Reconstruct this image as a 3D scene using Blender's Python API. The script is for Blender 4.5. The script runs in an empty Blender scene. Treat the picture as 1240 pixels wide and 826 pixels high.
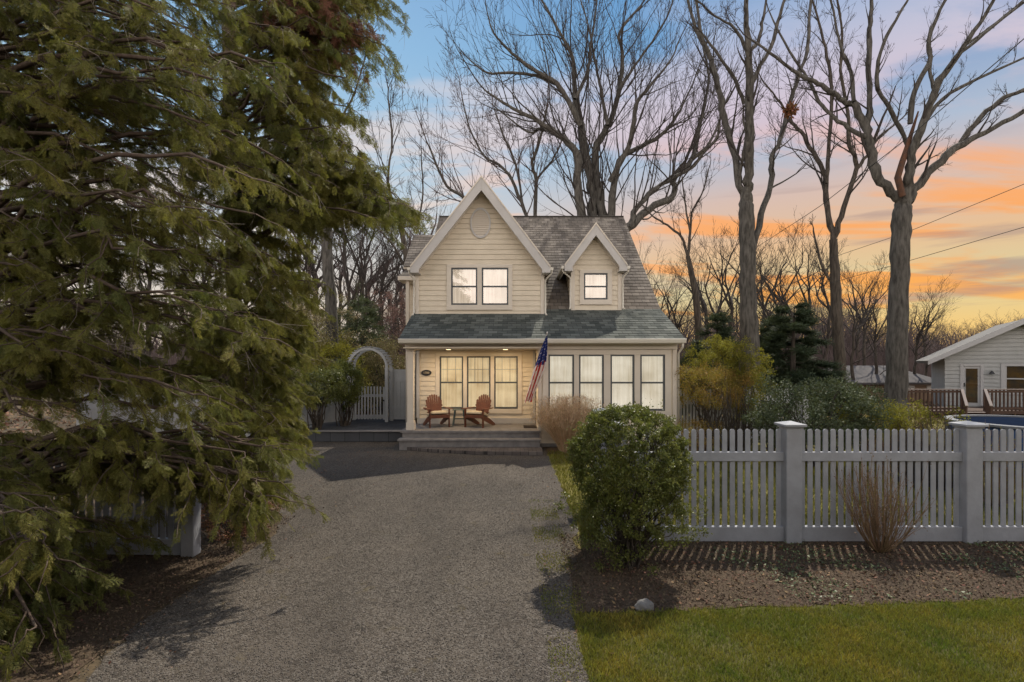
import bpy, math, random
import numpy as np
from mathutils import Vector, Matrix
R = math.radians
rng = np.random.default_rng(7); random.seed(7)
scene = bpy.context.scene
COL = scene.collection

# ------------------------------------------------------------------ camera
H = 2.48; F = 640.0; HY = 438.0
cd = bpy.data.cameras.new('camera'); cam = bpy.data.objects.new('camera', cd); COL.objects.link(cam)
cam.location = (0, 0, H); cam.rotation_euler = (R(90), 0, 0)
cd.sensor_width = 36; cd.lens = 36*F/1240; cd.shift_y = (HY-413)/1240; cd.clip_start = .05; cd.clip_end = 2000
scene.camera = cam
def P(px, py, Y): return Vector(((px-620)*Y/F, Y, H+(HY-py)*Y/F))
def G(px, py, z=0.0):
    Y = F*(H-z)/(py-HY); return Vector(((px-620)*Y/F, Y, z))

# ------------------------------------------------------------------ world
W = bpy.data.worlds.new("World"); scene.world = W; W.use_nodes = True
nt = W.node_tree; nt.nodes.clear()
class NB:
    def __init__(s, nt): s.nt = nt
    def n(s, t, **k):
        nd = s.nt.nodes.new(t)
        for a, v in k.items():
            if a == 'i':
                for kk, vv in v.items(): s.set(nd, kk, vv)
            else: setattr(nd, a, v)
        return nd
    def set(s, nd, key, v):
        sock = nd.inputs[key]
        if isinstance(v, bpy.types.NodeSocket): s.nt.links.new(v, sock)
        else:
            if isinstance(v, (tuple, list)) and len(v) == 3 and sock.type == 'RGBA': v = (*v, 1)
            sock.default_value = v
    def math(s, op, a, b=0.0, c=None, clamp=False):
        nd = s.n('ShaderNodeMath', operation=op, use_clamp=clamp); s.set(nd, 0, a); s.set(nd, 1, b)
        if c is not None: s.set(nd, 2, c)
        return nd.outputs[0]
    def mix(s, f, a, b, mode='MIX'):
        nd = s.n('ShaderNodeMix', data_type='RGBA', blend_type=mode)
        s.set(nd, 0, f); s.set(nd, 6, a); s.set(nd, 7, b); return nd.outputs[2]
    def ramp(s, f, stops, interp='LINEAR'):
        nd = s.n('ShaderNodeValToRGB'); s.set(nd, 0, f); cr = nd.color_ramp; cr.interpolation = interp
        while len(cr.elements) < len(stops): cr.elements.new(.5)
        for e, (p, c) in zip(cr.elements, stops):
            e.position = p; e.color = (*c, 1) if len(c) == 3 else c
        return nd.outputs[0]
    def noise(s, vec, scale, detail=4, rough=.55, dist=0):
        nd = s.n('ShaderNodeTexNoise'); s.set(nd, 'Scale', scale); s.set(nd, 'Detail', detail)
        s.set(nd, 'Roughness', rough); s.set(nd, 'Distortion', dist)
        if vec is not None: s.set(nd, 'Vector', vec)
        return nd.outputs[0]
    def mapr(s, v, a, b, c=0, d=1, smooth=False):
        nd = s.n('ShaderNodeMapRange'); nd.clamp = True
        if smooth: nd.interpolation_type = 'SMOOTHSTEP'
        for i, x in enumerate((v, a, b, c, d)): s.set(nd, i, x)
        return nd.outputs[0]
def lin(*c):
    o = []
    for v in c:
        v = v/255; o.append(v/12.92 if v <= .04045 else ((v+.055)/1.055)**2.4)
    return tuple(o)
SUN_AZ = R(27); SUN_EL = R(53)
b = NB(nt)
tc = b.n('ShaderNodeTexCoord').outputs['Generated']
sep = b.n('ShaderNodeSeparateXYZ', i={0: tc}); sx, sy, sz = sep.outputs
el = b.math('MAXIMUM', sz, 0.0)
left = b.ramp(el, [(0, lin(232, 212, 185)), (.06, lin(228, 214, 196)), (.14, lin(222, 214, 205)), (.24, lin(205, 212, 216)), (.36, lin(172, 203, 226)), (.5, lin(146, 188, 224)), (.62, lin(132, 172, 216)), (1, lin(110, 140, 185))])
right = b.ramp(el, [(0, lin(240, 186, 110)), (.05, lin(246, 205, 128)), (.12, lin(222, 208, 160)), (.19, lin(232, 192, 150)), (.27, lin(216, 190, 178)), (.34, lin(176, 190, 210)), (.42, lin(140, 166, 203)), (.52, lin(100, 154, 204)), (.64, lin(80, 144, 204)), (1, lin(60, 110, 170))])
az = b.math('DIVIDE', sx, b.math('MAXIMUM', sy, .2))
front = b.mix(b.mapr(az, -.25, .45, smooth=True), left, right)
# clouds, streaky, low in the sky
proj = b.n('ShaderNodeCombineXYZ', i={0: b.math('DIVIDE', sx, b.math('ADD', el, .13)), 1: b.math('DIVIDE', sy, b.math('ADD', el, .13)), 2: 0.0}).outputs[0]
mp = b.n('ShaderNodeMapping', i={'Vector': proj, 'Location': (3.1, 1.7, 0), 'Rotation': (0, 0, .35), 'Scale': (.5, 1.25, 1)}).outputs[0]
c1 = b.noise(mp, 1.25, 7, .56, .5)
cm = b.mapr(c1, .49, .60, smooth=True)
band = b.math('MULTIPLY', b.mapr(el, .03, .11, smooth=True), b.mapr(el, .62, .40, smooth=True))
cm = b.math('MULTIPLY', cm, band)
ccol_r = b.ramp(el, [(.03, lin(255, 186, 90)), (.15, lin(255, 168, 84)), (.28, lin(252, 176, 118)), (.38, lin(216, 198, 210)), (.5, lin(205, 205, 222))])
ccol_l = b.ramp(el, [(.03, lin(240, 215, 180)), (.3, lin(230, 216, 208)), (.5, lin(205, 208, 220))])
ccol = b.mix(b.mapr(az, -.2, .35), ccol_l, ccol_r)
front = b.mix(b.math('MULTIPLY', cm, .92), front, ccol)
mp2 = b.n('ShaderNodeMapping', i={'Vector': tc, 'Scale': (2.2, 2.2, 22)}).outputs[0]
c2 = b.noise(mp2, 1.6, 5, .5, .3)
g2 = b.math('MULTIPLY', b.mapr(c2, .55, .70, smooth=True), b.math('MULTIPLY', b.mapr(el, .04, .07), b.mapr(el, .33, .2)))
g2 = b.math('MULTIPLY', g2, b.mapr(az, -.1, .4))
front = b.mix(b.math('MULTIPLY', g2, .6), front, lin(160, 138, 138))
# the sky behind the viewer: a bright hazy low band under a paler dome
GLOW = 3.0
rear = b.ramp(el, [(0, (GLOW, GLOW*.87, GLOW*.78)), (.25, (GLOW*.92, GLOW*.82, GLOW*.75)), (.45, (.85, .84, .84)), (1, (.38, .43, .52))])
col = b.mix(b.mapr(sy, .12, -.25, smooth=True), front, rear)
bg = b.n('ShaderNodeBackground', i={'Color': col, 'Strength': 1.0})
out = b.n('ShaderNodeOutputWorld', i={0: bg.outputs[0]})

# ------------------------------------------------------------------ sun
sd = bpy.data.lights.new('sun', 'SUN'); sd.energy = 4.9; sd.angle = R(.6); sd.color = (1, .92, .78)
sun = bpy.data.objects.new('sun', sd); COL.objects.link(sun)
sv = Vector((math.sin(SUN_AZ)*math.cos(SUN_EL), math.cos(SUN_AZ)*math.cos(SUN_EL), math.sin(SUN_EL)))
sun.rotation_euler = sv.to_track_quat('Z', 'Y').to_euler(); sun.location = (10, 10, 30)
scene.view_settings.view_transform = 'Standard'; scene.view_settings.look = 'None'
scene.view_settings.exposure = 0.0; scene.view_settings.gamma = 1
scene.view_settings.use_curve_mapping = False

# ------------------------------------------------------------------ materials
def mat(name, col, rough=.8, var=None, scale=6, bump=0, bscale=60, island=0, spec=.3, transl=0, detail=5, metal=0, coords='Object', stretch=None):
    m = bpy.data.materials.new(name); m.use_nodes = True; t = m.node_tree; t.nodes.clear(); b = NB(t)
    vec = b.n('ShaderNodeTexCoord').outputs[coords]
    if stretch: vec = b.n('ShaderNodeMapping', i={'Vector': vec, 'Scale': stretch}).outputs[0]
    c = col
    if var is not None:
        f = b.mapr(b.noise(vec, scale, detail, .6), .32, .68)
        c = b.mix(f, col, var)
    if island:
        r = b.n('ShaderNodeNewGeometry').outputs['Random Per Island']
        hs = b.n('ShaderNodeHueSaturation', i={'Hue': b.mapr(r, 0, 1, .5-.03*island, .5+.03*island), 'Saturation': 1.0,
             'Value': b.mapr(b.math('FRACT', b.math('MULTIPLY', r, 17.3)), 0, 1, 1-.5*island, 1+.5*island), 'Color': c})
        c = hs.outputs[0]
    p = b.n('ShaderNodeBsdfPrincipled', i={'Base Color': c, 'Roughness': rough, 'Specular IOR Level': spec, 'Metallic': metal})
    if bump:
        bn = b.n('ShaderNodeBump', i={'Strength': bump, 'Distance': .02, 'Height': b.noise(vec, bscale, 4, .65)})
        b.set(p, 'Normal', bn.outputs[0])
    sh = p.outputs[0]
    if transl:
        tr = b.n('ShaderNodeBsdfTranslucent', i={'Color': b.mix(.35, c, (.25, .28, .03))})
        mx = b.n('ShaderNodeMixShader', i={0: transl, 1: sh, 2: tr.outputs[0]}); sh = mx.outputs[0]
    b.n('ShaderNodeOutputMaterial', i={0: sh})
    return m
M = {}
M['siding'] = mat('siding', (.71, .625, .495), .75, (.64, .56, .44), 3, .25, 30)
M['siding_porch'] = M['siding']
M['trim'] = mat('trim', (.68, .61, .515), .55, (.62, .555, .47), 2)
M['white'] = mat('white_paint', (.52, .50, .48), .5, (.45, .43, .41), 2.5)
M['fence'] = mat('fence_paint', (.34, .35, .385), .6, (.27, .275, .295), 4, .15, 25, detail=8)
M['fence_far'] = mat('fence_far_paint', (.42, .43, .44), .55, (.36, .365, .37), 3)
M['sash'] = mat('sash', (.075, .08, .085), .45)
M['bark'] = mat('bark', (.03, .024, .02), .95, (.105, .088, .072), 14, 1.0, 30, stretch=(1, 1, .16))
M['bark_grey'] = mat('bark_grey', (.038, .034, .03), .95, (.135, .125, .11), 13, 1.0, 28, stretch=(1, 1, .2))
M['bark_rust'] = mat('bark_rust', (.13, .058, .03), .9, (.07, .045, .035), 9, .8, 30)
M['twig'] = mat('twig', (.045, .038, .034), .9)
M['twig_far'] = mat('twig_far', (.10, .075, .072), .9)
M['twig_tan'] = mat('twig_tan', (.27, .175, .10), .8, (.16, .105, .065), 20, island=.6)
M['cedar'] = mat('cedar_leaf', (.235, .205, .05), .6, (.10, .12, .035), 1.1, island=.8, transl=.45)
M['grey_twig'] = mat('grey_twig', (.30, .26, .22), .8, island=.5)
M['cedar_bark'] = mat('cedar_bark', (.07, .045, .032), .9, (.12, .09, .07), 12, .7, 40)
M['leaf_brown'] = mat('brown_frond', (.20, .09, .06), .8, island=.8, transl=.2)
M['boxwood'] = mat('boxwood_leaf', (.17, .18, .045), .45, (.09, .11, .03), 3, island=.9, spec=.4, transl=.35)
M['boxwood_shrub'] = mat('hedge_leaf', (.17, .185, .05), .45, (.075, .085, .02), 3, island=.9, spec=.45, transl=.2)  # leaf colour of the rounded multi-stem shrub
M['yellow_green'] = mat('yellow_green_leaf', (.27, .235, .03), .6, (.16, .15, .025), 1.5, island=.7, transl=.45)
M['orange_green'] = mat('orange_green_leaf', (.28, .15, .04), .6, (.20, .16, .03), 1.8, island=.7, transl=.4)
M['greygreen'] = mat('grey_green_leaf', (.095, .115, .065), .6, (.06, .08, .04), 2, island=.7, spec=.2, transl=.15)
M['spruce'] = mat('spruce_needles', (.03, .05, .03), .7, (.055, .075, .04), 1.5, island=.9, transl=.1)
M['olive'] = mat('olive_leaf', (.24, .22, .09), .6, (.27, .20, .12), 1.2, island=.9, transl=.2)
M['pinkbrown'] = mat('pinkish_twig_leaf', (.30, .18, .15), .8, (.20, .13, .10), 2, island=.7)
M['drygrass'] = mat('dry_grass', (.74, .56, .40), .75, (.58, .38, .24), 4, island=.6, transl=.4)
M['chairwood'] = mat('chair_wood', (.15, .052, .026), .45, (.10, .034, .018), 14, .15, 50, stretch=(1, 1, 1))
M['cushion'] = mat('cushion_cloth', (.66, .56, .40), .9, (.5, .41, .28), 25, .3, 120)
M['tablegreen'] = mat('table_paint', (.10, .13, .125), .6)
M['black'] = mat('dark_metal', (.025, .025, .028), .4, spec=.5)
M['nwall'] = mat('neighbour_siding', (.40, .41, .41), .7, (.35, .36, .36), 2)
M['ntrim'] = mat('neighbour_trim', (.42, .42, .43), .6)
M['deckwood'] = mat('deck_wood', (.085, .048, .034), .8, (.055, .034, .026), 5)
M['deckrail'] = mat('deck_rail_wood', (.22, .18, .165), .8)
M['poolwall'] = mat('pool_wall', (.035, .08, .20), .5, (.03, .065, .15), 3)
M['poolrim'] = mat('pool_rim', (.16, .17, .19), .6)
M['poolcover'] = mat('pool_cover', (.012, .02, .042), 1.0, (.012, .018, .035), 2, spec=0)
M['rock'] = mat('rock', (.23, .22, .21), .85, (.14, .135, .13), 9, .8, 30)
M['red'] = mat('flag_red', (.50, .03, .035), .7, transl=.15)
M['flagwhite'] = mat('flag_white', (.80, .74, .72), .7, transl=.2)
M['blue'] = mat('flag_blue', (.02, .035, .17), .7)
M['nest'] = mat('dry_leaf', (.20, .09, .04), .9, island=.8)
M['wire'] = mat('wire', (.02, .02, .02), .6)
M['mulch_chip'] = mat('mulch_chip', (.10, .070, .047), .9, island=1.0)
M['pebble'] = mat('pebble', (.13, .114, .10), .85, island=1.0)
M['litter'] = mat('leaf_litter', (.17, .10, .06), .9, island=1.0)
M['ivy'] = mat('ivy_leaf', (.09, .12, .045), .5, island=1.0, spec=.4)
M['blade'] = mat('grass_blade', (.30, .24, .04), .6, (.10, .15, .02), 1.5, island=1.0, transl=.3)
M['blade_far'] = mat('grass_blade_sunny', (.17, .15, .02), .6, (.13, .13, .025), 1.2, island=.9, transl=.3)
M['stone'] = mat('bluestone', (.25, .235, .225), .8, (.16, .15, .15), 5, .4, 25)
M['mat'] = mat('doormat', (.03, .022, .02), .95, bump=.6, bscale=200)
M['lamp'] = mat('lamp_trim', (.7, .66, .6), .5)
M['metalflash'] = mat('gutter_metal', (.66, .62, .54), .45)
M['dark_fill'] = mat('dark_core', (.03, .035, .015), .9)

def ground_mat(name, c1, c2, c3, s1=1.2, s2=60, bump=.7, bs=90, vor=None):
    m = bpy.data.materials.new(name); m.use_nodes = True; t = m.node_tree; t.nodes.clear(); b = NB(t)
    vec = b.n('ShaderNodeTexCoord').outputs['Object']
    c = b.mix(b.mapr(b.noise(vec, s1, 6, .65), .35, .65), c1, c2)
    hgt = b.noise(vec, bs, 5, .7)
    if vor:
        v = b.n('ShaderNodeTexVoronoi', i={'Vector': vec, 'Scale': vor})
        gs = b.n('ShaderNodeSeparateColor', i={0: v.outputs['Color']}).outputs[0]
        c = b.mix(b.mapr(gs, .5, 1.0, 0, .75), c, c3)
        c = b.mix(b.mapr(gs, .28, .0, 0, .8), c, tuple(x*.22 for x in c1))
        v2 = b.n('ShaderNodeTexVoronoi', i={'Vector': vec, 'Scale': vor*.31})
        gs2 = b.n('ShaderNodeSeparateColor', i={0: v2.outputs['Color']}).outputs[1]
        c = b.mix(b.mapr(gs2, .12, .0, 0, .6), c, tuple(x*.25 for x in c1))
        hgt = b.math('ADD', b.math('MULTIPLY', hgt, .5), b.math('MULTIPLY', v.outputs['Distance'], -1.0))
    else:
        c = b.mix(b.mapr(b.noise(vec, s2, 3, .7), .45, .75), c, c3)
    if vor:
        st = b.n('ShaderNodeMapping', i={'Vector': vec, 'Scale': (1.0, .28, 1)}).outputs[0]
        c = b.mix(b.mapr(b.noise(st, 1.3, 4, .6), .45, .68, 0, .40), c, tuple(x*.45 for x in c1))
        c = b.mix(b.mapr(b.noise(vec, 2.3, 6, .7), .60, .72, 0, .45), c, (.10, .075, .02))
        c = b.mix(b.mapr(b.noise(vec, .8, 5, .6), .52, .66, 0, .35), c, tuple(x*1.7 for x in c1))
    p = b.n('ShaderNodeBsdfPrincipled', i={'Base Color': c, 'Roughness': .92, 'Specular IOR Level': .2})
    bn = b.n('ShaderNodeBump', i={'Strength': bump, 'Distance': .012, 'Height': hgt}); b.set(p, 'Normal', bn.outputs[0])
    b.n('ShaderNodeOutputMaterial', i={0: p.outputs[0]})
    return m
M['gravel'] = ground_mat('gravel', (.076, .064, .053), (.10, .082, .066), (.19, .17, .15), .55, vor=75)
M['mulch'] = ground_mat('mulch', (.065, .045, .03), (.095, .067, .045), (.13, .095, .065), 1.5, s2=45, bump=1)
M['soil'] = ground_mat('woodland_floor', (.07, .055, .035), (.11, .08, .05), (.14, .10, .06), .5, s2=14, bump=.8, bs=20)
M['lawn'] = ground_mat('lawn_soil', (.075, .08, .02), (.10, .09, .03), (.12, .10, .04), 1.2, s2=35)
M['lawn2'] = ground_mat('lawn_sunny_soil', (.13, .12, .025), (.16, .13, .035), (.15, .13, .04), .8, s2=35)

def brick_mat(name, ca, cb_, mortar, w, h, ms=.02, bump=.5, rough=.9, coords='UV', noise=(.75, 1.3), offset=.5):
    m = bpy.data.materials.new(name); m.use_nodes = True; t = m.node_tree; t.nodes.clear(); b = NB(t)
    vec = b.n('ShaderNodeTexCoord').outputs[coords]
    br = b.n('ShaderNodeTexBrick', i={'Vector': vec, 'Color1': ca, 'Color2': cb_, 'Mortar': mortar, 'Scale': 1.0, 'Mortar Size': ms,
             'Brick Width': w, 'Row Height': h, 'Bias': 0.0}); br.offset = offset
    c = b.mix(1.0, br.outputs[0], b.ramp(b.noise(vec, .9, 6, .65), [(.3, (noise[0],)*3), (.7, (noise[1],)*3)]), 'MULTIPLY')
    c = b.mix(.35, c, b.ramp(b.noise(vec, 70, 2, .6), [(.3, (.02,)*3), (.7, (.3,)*3)]))if False else c
    p = b.n('ShaderNodeBsdfPrincipled', i={'Base Color': c, 'Roughness': rough, 'Specular IOR Level': .15})
    bn = b.n('ShaderNodeBump', i={'Strength': bump, 'Distance': .01, 'Height': b.math('ADD', br.outputs[1], b.math('MULTIPLY', b.noise(vec, 80, 3), -.6))}); bn.invert = True
    b.set(p, 'Normal', bn.outputs[0])
    b.n('ShaderNodeOutputMaterial', i={0: p.outputs[0]})
    return m
M['shingle'] = brick_mat('roof_shingle', (.12, .102, .086), (.23, .20, .17), (.04, .035, .03), .26, .16, .006)
M['shingle_green'] = brick_mat('porch_shingle', (.062, .070, .064), (.15, .16, .145), (.025, .028, .026), .28, .16, .006, noise=(.88, 1.12))
M['shake'] = brick_mat('siding_shake', (.70, .595, .425), (.655, .55, .385), (.50, .42, .29), .19, .19, .0015, .1, .75, 'Object', (.93, 1.05))
M['paver'] = brick_mat('paver', (.10, .085, .08), (.15, .13, .12), (.04, .036, .034), .22, .11, .008, .4, .85, 'Object')
M['paver_dark'] = brick_mat('paver_dark', (.06, .062, .07), (.085, .088, .095), (.03, .03, .032), .45, .3, .008, .3, .8, 'Object')

def glow_curtain_mat(name, base, e, dark, refl_blot=1.0, seed=0.0):  # emission stands in for sky reflected in the panes and room light
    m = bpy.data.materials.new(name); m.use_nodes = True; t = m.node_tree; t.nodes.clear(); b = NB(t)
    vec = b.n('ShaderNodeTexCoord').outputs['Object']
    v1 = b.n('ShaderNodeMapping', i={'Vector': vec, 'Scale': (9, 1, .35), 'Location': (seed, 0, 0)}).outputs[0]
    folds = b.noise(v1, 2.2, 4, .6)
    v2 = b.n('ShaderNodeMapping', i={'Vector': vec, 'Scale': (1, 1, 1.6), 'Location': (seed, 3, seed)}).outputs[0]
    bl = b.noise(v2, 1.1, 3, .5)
    f = b.math('ADD', b.math('MULTIPLY', b.mapr(folds, .3, .7), .5), b.math('MULTIPLY', b.mapr(bl, .3, .6), .5*refl_blot))  # fold shading and reflection blotches put into the glow colour
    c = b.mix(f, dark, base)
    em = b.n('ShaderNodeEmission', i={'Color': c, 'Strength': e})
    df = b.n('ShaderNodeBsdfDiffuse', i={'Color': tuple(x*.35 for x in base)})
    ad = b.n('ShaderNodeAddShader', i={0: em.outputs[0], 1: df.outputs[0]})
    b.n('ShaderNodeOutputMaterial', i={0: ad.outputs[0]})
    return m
M['glow_curtain'] = glow_curtain_mat('glowing_curtain', lin(238, 230, 214), .95, lin(178, 164, 138))
M['glow_curtain_up'] = glow_curtain_mat('glowing_curtain_upper', lin(238, 222, 204), .85, lin(160, 140, 118), seed=5)
M['glow_curtain_porch'] = glow_curtain_mat('glowing_porch_curtain', lin(238, 215, 172), .9, lin(165, 135, 98), 1.1, seed=9)
def glass_mat():
    m = bpy.data.materials.new('window_glass'); m.use_nodes = True; t = m.node_tree; t.nodes.clear(); b = NB(t)
    tr = b.n('ShaderNodeBsdfTransparent', i={0: (.95, .95, .93)}); gl = b.n('ShaderNodeBsdfGlossy', i={'Color': (1, 1, 1), 'Roughness': .03})
    lw = b.n('ShaderNodeFresnel', i={0: 1.5})
    mx = b.n('ShaderNodeMixShader', i={0: b.math('ADD', lw.outputs[0], .10), 1: tr.outputs[0], 2: gl.outputs[0]})
    b.n('ShaderNodeOutputMaterial', i={0: mx.outputs[0]}); return m
M['glass'] = glass_mat()
M['dark_glass'] = mat('dark_window', (.03, .03, .03), .06, (.10, .06, .02), 2, spec=1)
def emis(name, c, s):
    m = bpy.data.materials.new(name); m.use_nodes = True; t = m.node_tree; t.nodes.clear(); b = NB(t)
    e = b.n('ShaderNodeEmission', i={0: c, 1: s}); b.n('ShaderNodeOutputMaterial', i={0: e.outputs[0]}); return m
M['lens'] = emis('lamp_lens', (1, .72, .38), 5)

# ------------------------------------------------------------------ mesh helpers
LOC = {}
class MB:
    def __init__(s): s.v = []; s.f = []; s.uv = None; s.mi = None; s.n = 0
    def add(s, verts, faces):
        o = s.n; s.v.extend([tuple(v) for v in verts]); s.n += len(verts)
        s.f.extend([tuple(i+o for i in f) for f in faces]); return s
    def box(s, x0, x1, y0, y1, z0, z1):
        v = [(x0, y0, z0), (x1, y0, z0), (x1, y1, z0), (x0, y1, z0), (x0, y0, z1), (x1, y0, z1), (x1, y1, z1), (x0, y1, z1)]
        return s.add(v, [(0, 3, 2, 1), (4, 5, 6, 7), (0, 1, 5, 4), (1, 2, 6, 5), (2, 3, 7, 6), (3, 0, 4, 7)])
    def bar(s, a, b_, w, h, up=(0, 0, 1)):
        a = Vector(a); b_ = Vector(b_); d = (b_-a).normalized(); u = Vector(up)
        sdd = d.cross(u)
        if sdd.length < 1e-4: sdd = d.cross(Vector((0, 1, 0)))
        sdd.normalize(); u = sdd.cross(d).normalized()
        v = [p+sdd*i*w/2+u*j*h/2 for p in (a, b_) for i, j in ((-1, -1), (1, -1), (1, 1), (-1, 1))]
        return s.add(v, [(0, 3, 2, 1), (4, 5, 6, 7), (0, 1, 5, 4), (1, 2, 6, 5), (2, 3, 7, 6), (3, 0, 4, 7)])
    def prism(s, poly, axis, a, b_):
        # poly: list of 2-d points in the two other axes ; axis 0,1,2
        def mk(p, q):
            if axis == 0: return (q, p[0], p[1])
            if axis == 1: return (p[0], q, p[1])
            return (p[0], p[1], q)
        n = len(poly); v = [mk(p, a) for p in poly]+[mk(p, b_) for p in poly]
        f = [tuple(range(n)), tuple(range(2*n-1, n-1, -1))]+[(i, i+n, (i+1) % n+n, (i+1) % n) for i in range(n)]
        return s.add(v, f)
    def tube(s, pts, rad, sides=6, cap=True):
        v, f = tube_np(np.array([tuple(p) for p in pts], float), np.array(rad if hasattr(rad, '__len__') else [rad]*len(pts), float), sides)
        s.add(v.tolist(), f.tolist())
        if cap:
            n = len(pts); o = s.n-len(v)
            s.f.append(tuple(o+i for i in range(sides))[::-1]); s.f.append(tuple(o+(n-1)*sides+i for i in range(sides)))
        return s
    def lathe(s, prof, c, sides=20):
        v = []; f = []
        for r, z in prof:
            for k in range(sides):
                a = 2*math.pi*k/sides; v.append((c[0]+r*math.cos(a), c[1]+r*math.sin(a), c[2]+z))
        for i in range(len(prof)-1):
            for k in range(sides):
                f.append((i*sides+k, i*sides+(k+1) % sides, (i+1)*sides+(k+1) % sides, (i+1)*sides+k))
        f.append(tuple(range(sides))[::-1]); f.append(tuple((len(prof)-1)*sides+k for k in range(sides)))
        return s.add(v, f)
    def build(s, name, m, parent=None, smooth=False, bevel=0, mats=None, mi=None, uv=None, recalc=True):
        base = np.array(root_loc(parent)); v = np.array(s.v, float)-base
        me = bpy.data.meshes.new(name); me.from_pydata(v.tolist(), [], s.f)
        for mm in (mats or [m]): me.materials.append(mm)
        if mi is not None: me.polygons.foreach_set('material_index', mi)
        if uv is not None:
            l = me.uv_layers.new(name='UVMap'); l.data.foreach_set('uv', np.array(uv, float).ravel())
        if recalc:
            import bmesh
            bm = bmesh.new(); bm.from_mesh(me); bmesh.ops.recalc_face_normals(bm, faces=bm.faces); bm.to_mesh(me); bm.free()
        if smooth: me.polygons.foreach_set('use_smooth', [True]*len(me.polygons))
        o = link(name, me, parent)
        if bevel:
            md = o.modifiers.new('bevel', 'BEVEL'); md.width = bevel; md.segments = 2; md.limit_method = 'ANGLE'
        return o
def root_loc(p):
    if p is None: return (0, 0, 0)
    while p.parent: p = p.parent
    return tuple(p.location)
def link(name, me, parent=None):
    o = bpy.data.objects.new(name, me); COL.objects.link(o)
    if parent is not None: o.parent = parent
    return o
def tag(o, label=None, cat=None, group=None, kind=None):
    if label: o['label'] = label
    if cat: o['category'] = cat
    if group: o['group'] = group
    if kind: o['kind'] = kind
    return o
def thing(name, loc, label, cat, group=None):
    o = bpy.data.objects.new(name, None); COL.objects.link(o); o.location = loc; o.empty_display_size = .2
    return tag(o, label, cat, group)
def copy_tree(o, parent=None):
    c = o.copy(); COL.objects.link(c); c.parent = parent
    for ch in [x for x in KIDS.get(o.name, [])]: copy_tree(ch, c)
    return c
KIDS = {}
def np_mesh(name, verts, faces, m, parent=None, smooth=False, base=True):
    """verts (N,3), faces (M,k) uniform k"""
    verts = np.asarray(verts, np.float64)
    if parent is not None and base: verts = verts-np.array(root_loc(parent))
    faces = np.asarray(faces, np.int32); k = faces.shape[1]
    me = bpy.data.meshes.new(name)
    me.vertices.add(len(verts)); me.vertices.foreach_set('co', verts.ravel().astype(np.float32))
    me.loops.add(faces.size); me.loops.foreach_set('vertex_index', faces.ravel())
    me.polygons.add(len(faces)); me.polygons.foreach_set('loop_start', np.arange(len(faces), dtype=np.int32)*k)
    me.polygons.foreach_set('loop_total', np.full(len(faces), k, np.int32))
    if smooth: me.polygons.foreach_set('use_smooth', np.ones(len(faces), bool))
    me.update(calc_edges=True); me.materials.append(m)
    return link(name, me, parent)
def tube_np(pts, rad, sides):
    n = len(pts); t = np.empty_like(pts); t[1:-1] = pts[2:]-pts[:-2]; t[0] = pts[1]-pts[0]; t[-1] = pts[-1]-pts[-2]
    t /= np.linalg.norm(t, axis=1, keepdims=True)+1e-9
    ref = np.array([1., 0, 0]) if abs(t[0, 0]) < .7 else np.array([0, 1., 0])
    u = np.cross(t, ref); u /= np.linalg.norm(u, axis=1, keepdims=True)+1e-9; w = np.cross(t, u)
    a = np.arange(sides)*2*np.pi/sides
    v = pts[:, None, :]+rad[:, None, None]*(np.cos(a)[None, :, None]*u[:, None, :]+np.sin(a)[None, :, None]*w[:, None, :])
    v = v.reshape(-1, 3)
    i = np.arange(n-1)[:, None]*sides; k = np.arange(sides)[None, :]; k2 = (k+1) % sides
    f = np.stack([i+k, i+k2, i+sides+k2, i+sides+k], -1).reshape(-1, 4)
    return v, f
class Tubes:
    def __init__(s): s.V = []; s.F = []; s.n = 0
    def add(s, pts, rad, sides):
        v, f = tube_np(np.asarray(pts, float), np.asarray(rad, float), sides); s.V.append(v); s.F.append(f+s.n); s.n += len(v)
    def obj(s, name, m, parent, smooth=True, base=True):
        if not s.V: return None
        return np_mesh(name, np.concatenate(s.V), np.concatenate(s.F), m, parent, smooth, base)
    def mesh(s, name, m):
        o = s.obj(name, m, None); me = o.data; bpy.data.objects.remove(o); return me

# ------------------------------------------------------------------ leaves
def rand_rot(n, tilt=None, r=rng):
    q = r.normal(size=(n, 4)); q /= np.linalg.norm(q, axis=1, keepdims=True); w, x, y, z = q.T
    return np.stack([1-2*(y*y+z*z), 2*(x*y-z*w), 2*(x*z+y*w), 2*(x*y+z*w), 1-2*(x*x+z*z), 2*(y*z-x*w), 2*(x*z-y*w), 2*(y*z+x*w), 1-2*(x*x+y*y)], -1).reshape(n, 3, 3)
def frames(d, roll):
    """rotation matrices whose x axis is d, rolled"""
    d = d/np.linalg.norm(d, axis=1, keepdims=True); up = np.tile([0, 0, 1.], (len(d), 1)); s = np.cross(d, up)
    bad = np.linalg.norm(s, axis=1) < 1e-3; s[bad] = [1, 0, 0]; s /= np.linalg.norm(s, axis=1, keepdims=True); w = np.cross(s, d)
    c, si = np.cos(roll)[:, None], np.sin(roll)[:, None]
    y = s*c+w*si; z = np.cross(d, y)
    return np.stack([d, y, z], -1)
def scatter(tv, tf, pos, rot, scale):
    """template verts (k,3), faces (m,j)"""
    n = len(pos); v = np.einsum('nij,kj->nki', rot, tv)*np.asarray(scale).reshape(n, 1, 1)+pos[:, None, :]
    f = tf[None]+(np.arange(n)*len(tv))[:, None, None]
    return v.reshape(-1, 3), f.reshape(-1, tf.shape[1])
LEAF_V = np.array([[0, 0, 0], [.5, .28, .06], [1, 0, 0], [.5, -.28, .06]], float); LEAF_F = np.array([[0, 1, 2, 3]])
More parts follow.
